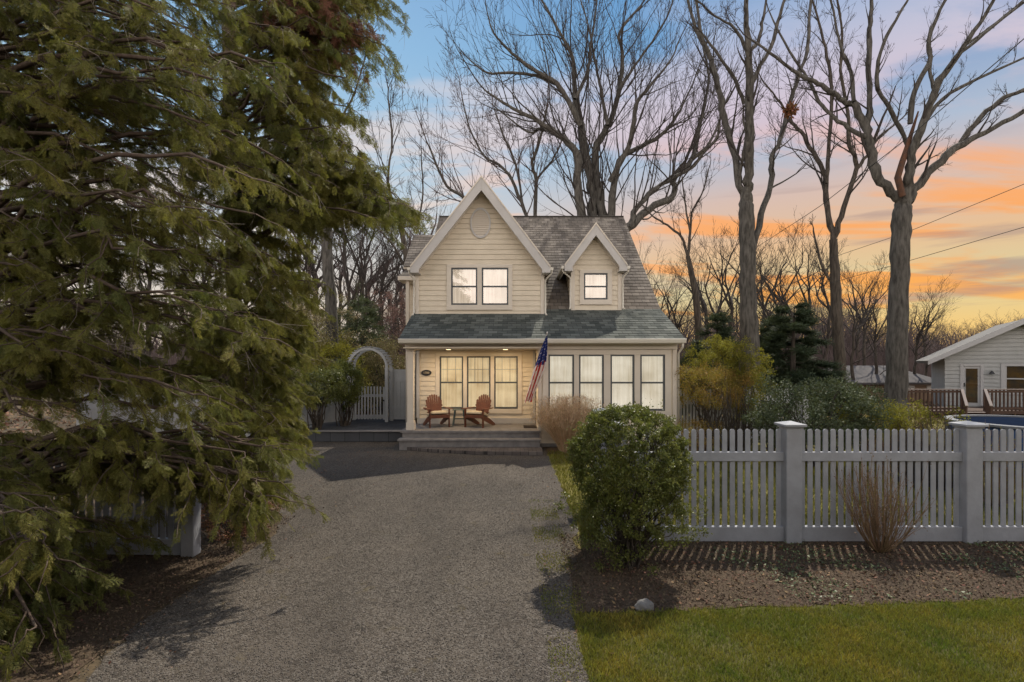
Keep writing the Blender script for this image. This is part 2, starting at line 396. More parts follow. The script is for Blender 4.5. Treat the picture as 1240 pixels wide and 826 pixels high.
def spray_template(seed, n=11, L=1.0, fine=True):
    """flat scale-leaf frond, axis along x, length 1"""
    r = np.random.default_rng(seed); V = []; Fc = []
    def quad(a, b_, w0, w1, nz):
        d = b_-a; d /= np.linalg.norm(d)+1e-9; s = np.cross(d, nz); o = len(V)
        V.extend([a+s*w0, a-s*w0, b_-s*w1, b_+s*w1]); Fc.append([o, o+1, o+2, o+3])
    nz = np.array([0, 0, 1.]); axis = lambda t: np.array([t, .05*math.sin(t*3+seed), -.12*t*t])
    quad(axis(0), axis(.5), .012, .01, nz); quad(axis(.5), axis(1), .012, .004, nz)
    for i in range(n):
        t = .08+.88*i/n; L1 = .42*(1-t*.65)*(r.uniform(.7, 1.15))
        for sgn in (-1, 1):
            a = axis(t); ang = R(r.uniform(32, 55)); d = np.array([math.cos(ang), sgn*math.sin(ang), r.uniform(-.35, .15)])
            e = a+d*L1; quad(a, e, .012, .008, nz+r.normal(size=3)*.35)
            if fine:
                for q in (.35, .6, .85):
                    for s2 in (-1, 1):
                        a2 = a+d*L1*q; ang2 = ang*sgn+s2*R(40); d2 = np.array([math.cos(ang2), math.sin(ang2), r.uniform(-.3, .1)])
                        quad(a2, a2+d2*L1*.5*(1.15-q*.6), .0125, .004, nz+r.normal(size=3)*.4)
    return np.array(V), np.array(Fc)

# ------------------------------------------------------------------ bare tree growth
def grow(T, p, d, L, r, lvl, maxl, rr, up=.12, wander=.16, kids=(3, 6), rmin=.006, sides=(7, 5, 4, 3, 3, 3)):
    n = max(4, int(5+L*1.2)) if lvl < 2 else max(4, min(8, int(L*3)+3))
    pts = [p]; d = d/np.linalg.norm(d); ds = [d]
    st = L/n
    for i in range(n):
        d = d+rr.normal(size=3)*wander+np.array([0, 0, up]); d /= np.linalg.norm(d)
        p = p+d*st; pts.append(p); ds.append(d)
    t = np.linspace(0, 1, n+1); rad = np.maximum(r*(1-.72*t), rmin*.6)
    T.add(pts, rad, sides[min(lvl, 5)])
    if lvl >= maxl: return
    k = rr.integers(kids[0], kids[1]+1)+(1 if lvl == 0 else 0)
    for j in range(k):
        tt = rr.uniform(.28, 1) if j else 1.0
        i = min(n, int(tt*n)); q = pts[i]; dd = ds[i]
        perp = rr.normal(size=3); perp -= perp.dot(dd)*dd; perp /= np.linalg.norm(perp)+1e-9
        a = rr.uniform(.35, .85) if j else rr.uniform(.1, .35)
        nd = dd*math.cos(a)+perp*math.sin(a)
        nl = L*rr.uniform(.42, .72)*(1.1-.35*tt)
        grow(T, q, nd, nl, max(rmin, rad[i]*rr.uniform(.5, .75)), lvl+1, maxl, rr, up, wander, kids, rmin, sides)
def limb(Tt, Tb, pts, rads, rr, maxl=4, twig=1.0, rmin=.007, dens=1.0, kidlen=.32, up=.10, start=.15):
    """pts: Vectors; smooth, tube, spawn children"""
    P_ = np.array([tuple(p) for p in pts]); m = len(P_)
    # catmull-rom resample
    Q = []; Rd = []; ext = np.vstack([2*P_[0]-P_[1], P_, 2*P_[-1]-P_[-2]]); K = 4
    for i in range(m-1):
        p0, p1, p2, p3 = ext[i:i+4]
        for k in range(K):
            t = k/K; Q.append(.5*((2*p1)+(-p0+p2)*t+(2*p0-5*p1+4*p2-p3)*t*t+(-p0+3*p1-3*p2+p3)*t**3)); Rd.append(rads[i]*(1-t)+rads[i+1]*t)
    Q.append(P_[-1]); Rd.append(rads[-1]); Q = np.array(Q); Rd = np.array(Rd)
    Q[1:-1] += rr.normal(size=(len(Q)-2, 3))*Rd[1:-1, None]*.22
    Tt.add(Q, Rd*(1+rr.normal(size=len(Rd))*.05), 9 if Rd[0] > .1 else 6)
    L = np.linalg.norm(np.diff(Q, axis=0), axis=1).sum()
    n = int(L*1.5*dens)+2
    for j in range(n):
        tt = start+(1-start)*((j+rr.uniform())/n); i = min(len(Q)-2, int(tt*(len(Q)-1)))
        dd = Q[i+1]-Q[i]; dd /= np.linalg.norm(dd); perp = rr.normal(size=3); perp -= perp.dot(dd)*dd; perp /= np.linalg.norm(perp)
        a = rr.uniform(.4, .85); nd = dd*math.cos(a)+perp*math.sin(a)+np.array([0, 0, .2])
        grow(Tb, Q[i], nd, L*kidlen*rr.uniform(.45, 1.45)*(1.25-tt*.6)*twig, max(rmin, min(Rd[i]*.40, .05)), 1, maxl, rr, up*.55, .095, (2, 4), rmin)
    e = Q[-1]-Q[-2]; grow(Tb, Q[-1], e, L*kidlen*.8*twig, max(Rd[-1]*.95, rmin), 1, maxl, rr, up*.5, .09, (3, 5), rmin)
def px_tree(name, Y, base, trunk, limbs, label, group=None, seed=1, m_trunk='bark_grey', m_br='twig', maxl=4, spread=.25, rmin=.007, dens=1.0, twig=1.0, kidlen=.32, cat='tree'):
    """trunk/limbs: lists of (px,py,radius_px) measured on the photo, given depth Y and their own depth drift"""
    rr = np.random.default_rng(seed); sc = Y/F
    root = thing(name, (base[0], base[1], 0), label, cat, group)
    Tt = Tubes(); Tb = Tubes()
    tp = [P(x, y, Y) for x, y, r in trunk]; tp[0].z = -.1
    P_ = np.array([tuple(p) for p in tp]); rad = np.array([r*sc*.86 for _, _, r in trunk]); rad[-1] *= .78
    # flared, slightly irregular trunk
    k = 6; t = np.linspace(0, len(P_)-1, (len(P_)-1)*k+1); Q = np.stack([np.interp(t, range(len(P_)), P_[:, i]) for i in range(3)], -1)
    rd = np.interp(t, range(len(P_)), rad); Q[1:-1, :2] += rr.normal(size=(len(Q)-2, 2))*rd[1:-1, None]*.06
    rd[:3] *= np.array([1.35, 1.15, 1.05]); Tt.add(Q, rd*(1+rr.normal(size=len(rd))*.025), 14)
    for L in limbs:
        dz = rr.uniform(-1, 1)*spread; pts = []; rads = []; acc = 0; prev = None
        for (x, y, r) in L:
            if prev is not None: acc += math.hypot(x-prev[0], y-prev[1])
            prev = (x, y); pts.append(P(x, y, Y+dz*acc*sc)); rads.append(max(r*sc*(.42+.034*r), .010))
        limb(Tt, Tb, pts, rads, rr, maxl, twig, rmin, dens, kidlen)
    Tt.obj('trunk', M[m_trunk], root); Tb.obj('branches', M[m_br], root)
    return root

# =================================================================== SETTING
def poly_sheet(name, pts, z, m, jitter=0, sub=0):
    if jitter:
        q = []
        for i in range(len(pts)):
            a = np.array(pts[i]); c = np.array(pts[(i+1) % len(pts)]); n = max(1, int(np.linalg.norm(c-a)/.12)) if np.linalg.norm(c-a) < 12 else 1
            for k in range(n): q.append(tuple(a+(c-a)*k/n+(rng.normal(size=2)*jitter if k else 0)))
        pts = q
    mb = MB(); mb.add([(x, y, z) for x, y in pts], [tuple(range(len(pts)))])
    o = mb.build(name, m, recalc=False)
    if o.data.polygons[0].normal.z < 0: o.data.flip_normals()
    return tag(o, kind='structure')
poly_sheet('ground', [(-400, -150), (400, -150), (400, 600), (-400, 600)], -.012, M['soil'])
poly_sheet('lawn', [(.7, 7.0), (60, 7.0), (60, 26), (5.2, 26), (5.2, 14.9), (.95, 14.6)], -.004, M['lawn2'], .0)
poly_sheet('front_lawn', [(.6, -2.5), (30, -2.5), (30, 6.4), (8, 6.1), (4.5, 5.7), (2.0, 5.6), (.56, 5.4)], -.004, M['lawn'], .015)
poly_sheet('road', [(-60, -9.5), (60, -9.5), (60, -3.2), (-60, -3.2)], -.006, M['gravel'])
DRV = [(-3.5, -3.3), (-3.35, 0), (-3.3, 4.1), (-3.54, 4.93), (-3.48, 6.3), (-3.4, 7.67), (-4.1, 9.3), (-5.5, 12.1), (-7.0, 16.3), (.9, 16.3), (.93, 14.05), (.98, 10.4), (.98, 7.9), (.68, 6.06), (.58, 5.17), (.6, 4.09), (.62, 0), (.62, -3.3)]
poly_sheet('driveway', DRV, 0.0, M['gravel'], .03)
poly_sheet('mulch_bed', [(.62, 5.2), (2, 5.3), (4.5, 5.45), (8, 5.78), (30, 6.45), (30, 7.5), (1.25, 7.5), (1.02, 7.0), (.85, 6.3)], .004, M['mulch'], .03)
poly_sheet('house_bed', [(.95, 14.15), (4.9, 14.15), (4.9, 15.4), (.95, 15.4)], .004, M['mulch'], .02)
poly_sheet('cedar_bed', [(-3.45, 4.0), (-3.6, 4.9), (-3.55, 6.3), (-3.5, 7.6), (-4.2, 9.3), (-5.6, 12.1), (-7.05, 16.2), (-16, 16.2), (-16, 3), (-3.8, 3.2)], -.003, M['mulch'], .04)

# terrace to the left of the porch
tb = MB().box(-7.6, -3.42, 16.36, 20.6, 0, .31); terr = tb.build('terrace', M['paver_dark'], bevel=.01); tag(terr, kind='structure')
tb = MB().box(-7.62, -3.42, 16.30, 16.62, .31, .335); tag(tb.build('terrace_edge', M['stone'], bevel=.008), kind='structure')

# =================================================================== HOUSE
HX0, HX1 = -3.08, 4.76; FY = 15.4; BY = 16.9
house = thing('cottage_house', (0, 15.4, 0), 'cream two storey cottage with steep front gable, dormer and green shingled porch roof', 'house')
E_Y, E_Z = 14.95, 3.13; K_Y, K_Z = 17.44, 4.2; R_Y, R_Z = 23.25, 8.84
RX0, RX1 = -3.2, 4.905
def roofz(y): return E_Z+(y-E_Y)*(K_Z-E_Z)/(K_Y-E_Y) if y < K_Y else K_Z+(y-K_Y)*(R_Z-K_Z)/(R_Y-K_Y)
def slope_courses(mb, uvs, a0, a1, b0, b1, course=.16, th=.013, voff=0):
    """lapped shingle courses on the quad a0-a1 (eave) to b0-b1 (ridge)"""
    a0, a1, b0, b1 = map(Vector, (a0, a1, b0, b1)); Ls = ((b0-a0).length+(b1-a1).length)/2; n = max(2, round(Ls/course))
    nrm = (a1-a0).cross(b0-a0).normalized()
    if nrm.z < 0: nrm = -nrm
    ax = (a1-a0).normalized()
    for i in range(n):
        t0, t1 = i/n, (i+1)/n
        p = [a0.lerp(b0, t0), a1.lerp(b1, t0), a1.lerp(b1, t1), a0.lerp(b0, t1)]
        v = [p[0]+nrm*th, p[1]+nrm*th, p[2]+nrm*.001, p[3]+nrm*.001, p[0]-nrm*.02, p[1]-nrm*.02]
        o = mb.n; mb.add(v, [(0, 1, 2, 3), (4, 5, 1, 0)])
        def uv(q, tt): return ((q-a0).dot(ax)+50, tt*Ls/ (Ls/n) * .16 + voff+.001)
        for q, tt in ((p[0], t0), (p[1], t0), (p[2], t1-.002), (p[3], t1-.002)): uvs.append(uv(q, tt))
        for q, tt in ((p[0], t0), (p[1], t0), (p[1], t0+.004), (p[0], t0+.004)): uvs.append(uv(q, tt))
def roof_obj(name, m, quads, parent=house):
    mb = MB(); uvs = []
    for q in quads: slope_courses(mb, uvs, *q, course=.21, voff=0)
    return mb.build(name, m, parent, uv=uvs, recalc=False)
# roof body (solid slab under the shingles)
def slab(mb, q, th=.12):
    p = [Vector(x) for x in q]; n = (p[1]-p[0]).cross(p[3]-p[0]).normalized()
    if n.z < 0: n = -n
    v = [x-n*.004 for x in p]+[x-n*th for x in p]
    mb.add(v, [(0, 1, 2, 3), (7, 6, 5, 4), (0, 4, 5, 1), (1, 5, 6, 2), (2, 6, 7, 3), (3, 7, 4, 0)])
roof_obj('roof', M['shingle'], [((RX0, K_Y, K_Z), (RX1, K_Y, K_Z), (RX0, R_Y, R_Z), (RX1, R_Y, R_Z))])
roof_obj('porch_roof', M['shingle_green'], [((RX0, E_Y, E_Z), (RX1, E_Y, E_Z), (RX0, K_Y, K_Z+.012), (RX1, K_Y, K_Z+.012))])
mb = MB()
slab(mb, [(RX0, K_Y, K_Z), (RX1, K_Y, K_Z), (RX1, R_Y, R_Z), (RX0, R_Y, R_Z)])
slab(mb, [(RX0, E_Y, E_Z), (RX1, E_Y, E_Z), (RX1, K_Y, K_Z), (RX0, K_Y, K_Z)])
slab(mb, [(RX0, R_Y, R_Z), (RX1, R_Y, R_Z), (RX1, 29.4, 3.9), (RX0, 29.4, 3.9)], .1)
mb.build('roof_deck', M['trim'], house)
MB().tube([(RX0, R_Y, R_Z+.01), (RX1, R_Y, R_Z+.01)], .05, 6).build('ridge_cap', M['shingle'], house)

# siding
def siding(parent, name, m, poly, y, openings=(), course=.15, axis='y', th=.02):
    """convex polygon in (u,z); wall faces -y (axis y) at y, or +/-x"""
    mb = MB(); zs = [p[1] for p in poly]; z0, z1 = min(zs), max(zs)
    def span(z):
        xs = []
        for i in range(len(poly)):
            (xa, za), (xb, zb) = poly[i], poly[(i+1) % len(poly)]
            if abs(za-zb) < 1e-9:
                if abs(z-za) < 1e-6: xs += [xa, xb]
            elif min(za, zb)-1e-6 <= z <= max(za, zb)+1e-6: xs.append(xa+(xb-xa)*(z-za)/(zb-za))
        return (min(xs), max(xs)) if xs else None
    n = int(math.ceil((z1-z0)/course)); cuts = sorted(set([round(z0+i*course, 5) for i in range(n)]+[round(z1, 5)]+[round(o[k], 5) for o in openings for k in (2, 3) if z0 < o[k] < z1]+[round(z, 5) for z in zs]))
    for za, zb in zip(cuts[:-1], cuts[1:]):
        if zb-za < 1e-4: continue
        ci = math.floor((za-z0)/course+1e-3); f0 = max(0, (za-z0)/course-ci); f1 = min(1, (zb-z0)/course-ci)
        if f0 < .01 and zb-za > .03: za += .005 if course < .19 else .02
        e = 1e-5; sa = span(za+e); sb = span(zb-e)
        if not sa or not sb: continue
        zm = (za+zb)/2; ops = sorted([(o[0], o[1]) for o in openings if o[2] <= zm <= o[3]])
        segs = []; ca, cb2 = sa[0], sb[0]
        for (o0, o1) in ops: segs.append((ca, cb2, o0, o0)); ca = cb2 = o1
        segs.append((ca, cb2, sa[1], sb[1]))
        da = th*(1-f0)+.002; db = th*(1-f1)+.002
        for (la, lb, ra, rb) in segs:
            v = [(la, za, da), (ra, za, da), (rb, zb, db), (lb, zb, db), (la, za, 0), (ra, za, 0)]
            if axis == 'y': vv = [(u, y-d, z) for u, z, d in v]
            elif axis == '+x': vv = [(y+d, u, z) for u, z, d in v]
            else: vv = [(y-d, u, z) for u, z, d in v]
            mb.add(vv, [(0, 1, 2, 3), (4, 5, 1, 0)])
    # sheathing behind the laps, seen only through the joints
    z = z0+.002
    pl = [(u, zz) for u, zz in poly]; bk = .03
    if not openings:
        if axis == 'y': mb.add([(u, y+bk, zz) for u, zz in pl], [tuple(range(len(pl)))])
        elif axis == '+x': mb.add([(y-bk, u, zz) for u, zz in pl], [tuple(range(len(pl)))])
        else: mb.add([(y+bk, u, zz) for u, zz in pl], [tuple(range(len(pl)))])
    else:
        for za, zb in zip(cuts[:-1], cuts[1:]):
            if zb-za < 1e-4: continue
            sa = span(za+1e-5); sb = span(zb-1e-5)
            if not sa or not sb: continue
            zm = (za+zb)/2; ops = sorted([(o[0], o[1]) for o in openings if o[2] <= zm <= o[3]]); ca, cb2 = sa[0], sb[0]; sg = []
            for (o0, o1) in ops: sg.append((ca, cb2, o0, o0)); ca = cb2 = o1
            sg.append((ca, cb2, sa[1], sb[1]))
            for (la, lb, ra_, rb_) in sg: mb.add([(la, y+bk, za), (ra_, y+bk, za), (rb_, y+bk, zb), (lb, y+bk, zb)], [(0, 1, 2, 3)])
    return mb.build(name, m, parent, recalc=False)
# windows -----------------------------------------------------------
CURS = {}
def window(parent, cx, w, z0, z1, y, cur, muntin=0, dx=0):
    """opening cx-w/2..cx+w/2; y is the wall face"""
    x0, x1 = cx-w/2, cx+w/2; zm = (z0+z1)/2; t = .045
    mb = MB()
    for a in ((x0, x0+t, z0, z1), (x1-t, x1, z0, z1), (x0+t, x1-t, z1-t, z1), (x0+t, x1-t, z0, z0+t*1.25)): mb.box(a[0], a[1], y-.005, y+.09, a[2], a[3])
    mb.box(x0+t, x1-t, y+.02, y+.08, zm-.024, zm+.024)
    fr = mb.build('window', M['sash'], parent, bevel=.004)
    MB().add([(x0+t, y+.045, z0+t), (x1-t, y+.045, z0+t), (x1-t, y+.045, zm-.02), (x0+t, y+.045, zm-.02),
              (x0+t, y+.03, zm+.02), (x1-t, y+.03, zm+.02), (x1-t, y+.03, z1-t), (x0+t, y+.03, z1-t)], [(0, 1, 2, 3), (4, 5, 6, 7)]).build('pane', M['glass'], fr, recalc=False)
    # gathered cloth sheet, glowing in place of reflected sky and room light
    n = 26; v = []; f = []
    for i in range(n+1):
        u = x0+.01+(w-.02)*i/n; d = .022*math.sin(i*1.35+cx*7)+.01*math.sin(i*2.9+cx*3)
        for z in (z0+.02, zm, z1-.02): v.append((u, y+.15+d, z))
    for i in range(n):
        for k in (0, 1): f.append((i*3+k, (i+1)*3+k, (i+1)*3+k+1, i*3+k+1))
    MB().add(v, f).build('glow_curtain', cur, fr, smooth=True, recalc=False)
    if muntin:
        mb = MB()
        for k in (1, 2): mb.box(x0+w*k/3-.009, x0+w*k/3+.009, y+.034, y+.042, zm+.03, z1-t)
        mb.box(x0+t, x1-t, y+.033, y+.043, (zm+z1)/2-.009, (zm+z1)/2+.009)
        mb.build('muntin', M['white'], fr)
    return fr
def px(x, Y): return (x-620)*Y/F
def pz(y, Y): return H+(HY-y)*Y/F
# sunroom front wall, 4 windows
s_win = [(664, 695), (701, 731), (739, 768), (775, 805)]
ops = []
zt, zb = pz(429.5, FY), pz(497.5, FY)
for a, c in s_win: ops.append((px(a, FY), px(c, FY), zb, zt))
SX0 = px(652, FY)
siding(house, 'wall', M['siding'], [(SX0, .1), (HX1, .1), (HX1, 3.0), (SX0, 3.0)], FY, ops)
for o in ops: window(house, (o[0]+o[1])/2, o[1]-o[0], zb, zt, FY-.03, M['glow_curtain'])
mb = MB(); y0, y1 = FY-.045, FY+.0
xs = [SX0+.10]+[v for o in ops for v in (o[0], o[1])]+[px(812, FY)]
mb.box(px(657, FY), xs[-1], y0, y1, zt, zt+.15); mb.box(px(657, FY), xs[-1], y0-.015, y1, zb-.12, zb)
mb.box(px(657, FY), xs[1], y0+.002, y1, zb, zt)
for i in range(3): mb.box(ops[i][1], ops[i+1][0], y0+.002, y1, zb, zt)
mb.box(ops[3][1], xs[-1], y0+.002, y1, zb, zt)
mb.build('window_trim', M['trim'], house, bevel=.006)
MB().box(SX0-.01, SX0+.085, FY-.05, FY+.06, .1, 2.9).build('corner_board', M['trim'], house, bevel=.006)
MB().box(HX1-.09, HX1+.03, FY-.05, FY+.12, .1, 2.9).build('corner_board', M['trim'], house, bevel=.006)
MB().box(SX0+.02, HX1, FY-.02, FY+.1, 0, .1).build('foundation', M['stone'], house)
# porch side wall of the sunroom (faces -x)
siding(house, 'wall', M['siding'], [(FY, .5), (BY, .5), (BY, 2.9), (FY, 2.9)], SX0, (), axis='-x')
# porch back wall
p_win = [(532.5, 561), (565.5, 594), (598.5, 627)]; pzt, pzb = pz(431.5, BY), pz(495, BY)
ops = [(px(a, BY), px(c, BY), pzb, pzt) for a, c in p_win]
siding(house, 'wall', M['siding'], [(HX0+.05, .5), (SX0, .5), (SX0, 2.86), (HX0+.05, 2.86)], BY, ops)
for o in ops: window(house, (o[0]+o[1])/2, o[1]-o[0], pzb, pzt, BY-.03, M['glow_curtain_porch'], muntin=1)
mb = MB(); y0, y1 = BY-.045, BY; xa, xb = px(527.5, BY), px(632, BY)
mb.box(xa, xb, y0, y1, pzt, pzt+.12); mb.box(xa, xb, y0-.012, y1, pzb-.15, pzb)
mb.box(xa, ops[0][0], y0+.002, y1, pzb, pzt); mb.box(ops[0][1], ops[1][0], y0+.002, y1, pzb, pzt); mb.box(ops[1][1], ops[2][0], y0+.002, y1, pzb, pzt); mb.box(ops[2][1], xb, y0+.002, y1, pzb, pzt)
mb.build('window_trim', M['trim'], house, bevel=.006)
mb = MB(); mb.box(HX0+.05, SX0, BY-.04, BY, .5, .68); mb.box(HX0+.03, HX0+.13, BY-.05, BY, .68, 2.84); mb.box(SX0-.10, SX0-.022, BY-.05, BY, .68, 2.84); mb.build('baseboard', M['white'], house, bevel=.006)
mb = MB(); mb.box(SX0-.035, SX0-.006, BY-.35, BY-.30, .52, 2.75); mb.build('porch_dark_strip', M['black'], house)  # thin dark upright strip at the right end of the porch
# ceiling, beam, fascia, gutter
MB().box(RX0+.1, SX0, E_Y+.1, BY, 2.86, 2.89).build('porch_ceiling', M['siding'], house)
mb = MB(); mb.box(HX0-.02, HX1+.03, FY-.10, FY+.10, 2.84, 3.04); mb.build('porch_beam', M['trim'], house, bevel=.006)
mb = MB(); mb.box(HX0-.02, HX0+.16, FY+.10, BY, 2.841, 3.04); mb.build('porch_beam', M['trim'], house, bevel=.006)
mb = MB(); mb.box(RX0+.02, RX1-.02, E_Y+.06, FY+.1, 3.0, 3.03); mb.build('soffit', M['trim'], house)
mb = MB(); pr = [(E_Y-.07, 3.13), (E_Y-.085, 3.115), (E_Y-.05, 3.01), (E_Y+.05, 3.0), (E_Y+.05, 3.115)]
mb.prism([(p[0], p[1]) for p in pr], 0, RX0-.01, RX1+.01); mb.build('gutter', M['metalflash'], house, bevel=.004)
MB().box(RX0+.02, RX1-.02, E_Y+.05, E_Y+.08, 2.98, 3.12).build('fascia', M['trim'], house)
def downspout(path, r=.032):
    MB().tube(path, r, 8).build('downspout', M['metalflash'], house, smooth=True)
downspout([(HX1+.08, E_Y+.02, 3.02), (HX1+.08, E_Y+.03, 2.9), (HX1+.07, FY-.07, 2.72), (HX1+.07, FY-.07, .15)])
# porch columns
def column(cx, cy, w=.15):
    mb = MB(); mb.box(cx-w/2, cx+w/2, cy-w/2, cy+w/2, .72, 2.78)
    mb.box(cx-w/2-.03, cx+w/2+.03, cy-w/2-.03, cy+w/2+.03, .5, .72); mb.box(cx-w/2-.015, cx+w/2+.015, cy-w/2-.015, cy+w/2+.015, .72, .76)
    mb.box(cx-w/2-.025, cx+w/2+.025, cy-w/2-.025, cy+w/2+.025, 2.78, 2.84); mb.build('porch_column', M['trim'], house, bevel=.006)
column(-2.95, FY+.02, .18)
# porch floor and steps
PX0, PX1 = px(486, 15.3), px(653, 15.3)
mb = MB().box(PX0+.06, SX0+.02, 15.16, BY, 0.0, .44); mb.build('porch_base', M['stone'], house)
mb = MB(); n = 14; W_ = (SX0+.05-PX0)/n
for i in range(n): mb.box(PX0+i*W_+.003, PX0+(i+1)*W_-.003, 15.12, 15.5, .44, .5)
mb.box(PX0+.01, SX0, 15.5, BY, .44, .498)
mb.build('porch_floor', M['stone'], house, bevel=.006)
sx0, sx1 = px(482, 14.9), px(655, 14.9)
MB().box(sx0+.05, sx1-.03, 14.82, 15.16, .0, .25).build('step', M['stone'], house)
mb = MB(); n = 9; W_ = (sx1-sx0)/n
for i in range(n): mb.box(sx0+i*W_+.004, sx0+(i+1)*W_-.004, 14.78, 15.16, .25, .305)
mb.build('step', M['stone'], house, bevel=.006)
pts = [(PX0+.0, 14.95)]; 
for k in range(13):
    a = k/12; pts.append((PX0+.05+a*(sx1-PX0-.05), 14.95-.95*(math.sin(min(1, a*1.15)*math.pi/2))**.8))
pts.append((sx1+.02, 14.95)); mb = MB(); mb.prism(pts, 2, 0.0, .09); mb.build('brick_landing', M['paver'], house, bevel=.008)
# recessed porch lamps
for lx in (px(543, 15.9), px(612, 15.9)):
    mb = MB().lathe([(.09, 2.862), (.1, 2.85), (.075, 2.845)], (lx, 15.9, 0), 20); lr = mb.build('ceiling_lamp', M['lamp'], house)
    MB().lathe([(.07, 2.846), (.07, 2.838)], (lx, 15.9, 0), 18).build('lens', M['lens'], lr)
    ld = bpy.data.lights.new('porch_lamp', 'AREA'); ld.shape = 'DISK'; ld.size = .14; ld.energy = 22; ld.color = (1, .73, .42)
    lo = bpy.data.objects.new('porch_lamp', ld); COL.objects.link(lo); lo.parent = lr; lo.location = (lx, 15.9-15.4, 2.83)
# gables
def gable(px_l, px_r, py_peak, py_eave, pxm, Yb, Yw, wall_px, base_z, name, win, trimpx, wz, nwin=1, bw=.25, ext=22.3):
    """Yb barge plane, Yw wall plane"""
    xl, xr, xm = px(px_l, Yb), px(px_r, Yb), px(pxm, Yb); zp, ze = pz(py_peak, Yb), pz(py_eave, Yb)
    wl, wr = px(wall_px[0], Yw), px(wall_px[1], Yw)
    # roof planes
    def yback(z): return K_Y+(z-K_Z)/(R_Z-K_Z)*(R_Y-K_Y)+.25
    for sgn, xe in ((-1, xl), (1, xr)):
        o = roof_obj('gable_roof', M['shingle'], [((xe, Yb, ze), (xe, yback(ze), ze), (xm, Yb, zp), (xm, yback(zp), zp))])
    mb = MB()
    slab(mb, [(xl, Yb, ze), (xl, yback(ze), ze), (xm, yback(zp), zp), (xm, Yb, zp)], .10)
    slab(mb, [(xr, Yb, ze), (xr, yback(ze), ze), (xm, yback(zp), zp), (xm, Yb, zp)], .10)
    mb.build('gable_soffit', M['trim'], house)
    # bargeboards with plumb-cut tails
    for sgn, xe in ((-1, xl), (1, xr)):
        sl = (zp-ze)/(xm-xe); vth = bw*math.sqrt(1+sl*sl)
        poly = [(xe, ze+.02), (xm, zp+.02), (xm, zp-vth), (xe-sgn*.0+(-sgn)*.26, ze+.26*abs(sl)-vth), (xe+(-sgn)*.26, ze-.17), (xe, ze-.17)]
        if sgn > 0: poly = [(x+(-.0), z) for x, z in poly]
        MB().prism(poly, 1, Yb-.045, Yb-.004).build('bargeboard', M['white'], house, bevel=.006)
        poly2 = [(xe-sgn*.0, ze+.045), (xm, zp+.05), (xm, zp-.01), (xe, ze-.015)]
        MB().prism(poly2, 1, Yb-.065, Yb-.046).build('shingle_mould', M['trim'], house)
        MB().box(min(xe, xe-sgn*.26)+.002, max(xe, xe-sgn*.26)-.002, Yb+.0, Yw-.02, ze-.17, ze-.14).build('eave_return', M['white'], house)
        MB().box(min(xe, xe-sgn*.02), max(xe, xe-sgn*.02), Yb-.003, yback(ze)-.6, ze-.17, ze-.02).build('eave_fascia', M['white'], house)
        # gutter and downspout
        gx = xe+sgn*.05
        MB().prism([(gx-.05, ze+.0), (gx+.05, ze+.0), (gx+.035, ze-.09), (gx-.05, ze-.09)], 1, Yb-.02, yback(ze)-.3).build('gutter', M['metalflash'], house)
        wx = wr if sgn > 0 else wl
        downspout([(gx, Yb+.05, ze-.08), (gx, Yb+.06, ze-.16), (wx+sgn*.06, Yw-.07, ze-.34), (wx+sgn*.06, Yw-.07, base_z+.1), (wx+sgn*.09, Yw-.16, base_z+.02)], .028)
    sl = (zp-ze)/(xm-xl); top = zp-.12
    zc_l = top-(xm-wl)*sl; sr = (zp-ze)/(xr-xm); zc_r = top-(wr-xm)*sr
    poly = [(wl, base_z), (wr, base_z), (wr, zc_r), (xm, top), (wl, zc_l)]
    siding(house, 'gable_wall', M['siding'], poly, Yw, win, course=.165)
    MB().box(wl-.03, wl+.09, Yw-.04, Yw+.05, base_z, zc_l).build('corner_board', M['trim'], house, bevel=.005)
    MB().box(wr-.09, wr+.03, Yw-.04, Yw+.05, base_z, zc_r).build('corner_board', M['trim'], house, bevel=.005)
    # rake frieze
    for sgn, wx, zc in ((-1, wl, zc_l), (1, wr, zc_r)):
        s_ = sl if sgn < 0 else sr; f = .13*math.sqrt(1+s_*s_)
        MB().prism([(wx, zc), (xm, top), (xm, top-f), (wx, zc-f)], 1, Yw-.036, Yw-.006).build('frieze', M['trim'], house)
    for xw, ax in ((wl, '-x'), (wr, '+x')):
        siding(house, 'gable_wall', M['siding'], [(Yw, base_z), (Yw+2.2, base_z+1.6), (Yw+2.2, zc_l), (Yw, zc_l)], xw, (), axis=ax)
    for o in win: window(house, (o[0]+o[1])/2, o[1]-o[0], o[2], o[3], Yw-.03, M['glow_curtain_up'], muntin=0)
    x0, x1 = px(trimpx[0], Yw), px(trimpx[1], Yw); z0, z1 = wz
    mb = MB(); ya, yb = Yw-.048, Yw-.003
    mb.box(x0, x1, ya, yb, win[0][3], z1); mb.box(x0, x1, ya-.012, yb, z0, win[0][2])
    xsn = [x0]+[v for o in win for v in o[:2]]+[x1]
    for i in range(0, len(xsn), 2): mb.box(xsn[i], xsn[i+1], ya+.002, yb, win[0][2], win[0][3])
    mb.build('window_trim', M['trim'], house, bevel=.005)
    return xm, zp
GY = 17.0
gz0, gz1 = pz(369.5, GY), pz(324.5, GY)
w1 = [(px(546.5, GY), px(578, GY), gz0, gz1), (px(583.5, GY), px(615.5, GY), gz0, gz1)]
gable(497, 666.5, 215, 324, 583, 16.55, GY, (504, 658), pz(381, GY)-.05, 'front', w1, (541, 620.5), (pz(375.5, GY), pz(320.5, GY)))
DY = 17.35
w2 = [(px(707, DY), px(735.5, DY), pz(363, DY), pz(331, DY))]
gable(683.5, 759.5, 271.5, 322, 721.5, 17.0, DY, (692.5, 751.5), pz(374, DY)-.05, 'dormer', w2, (702, 741), (pz(369, DY), pz(327, DY)), bw=.22)
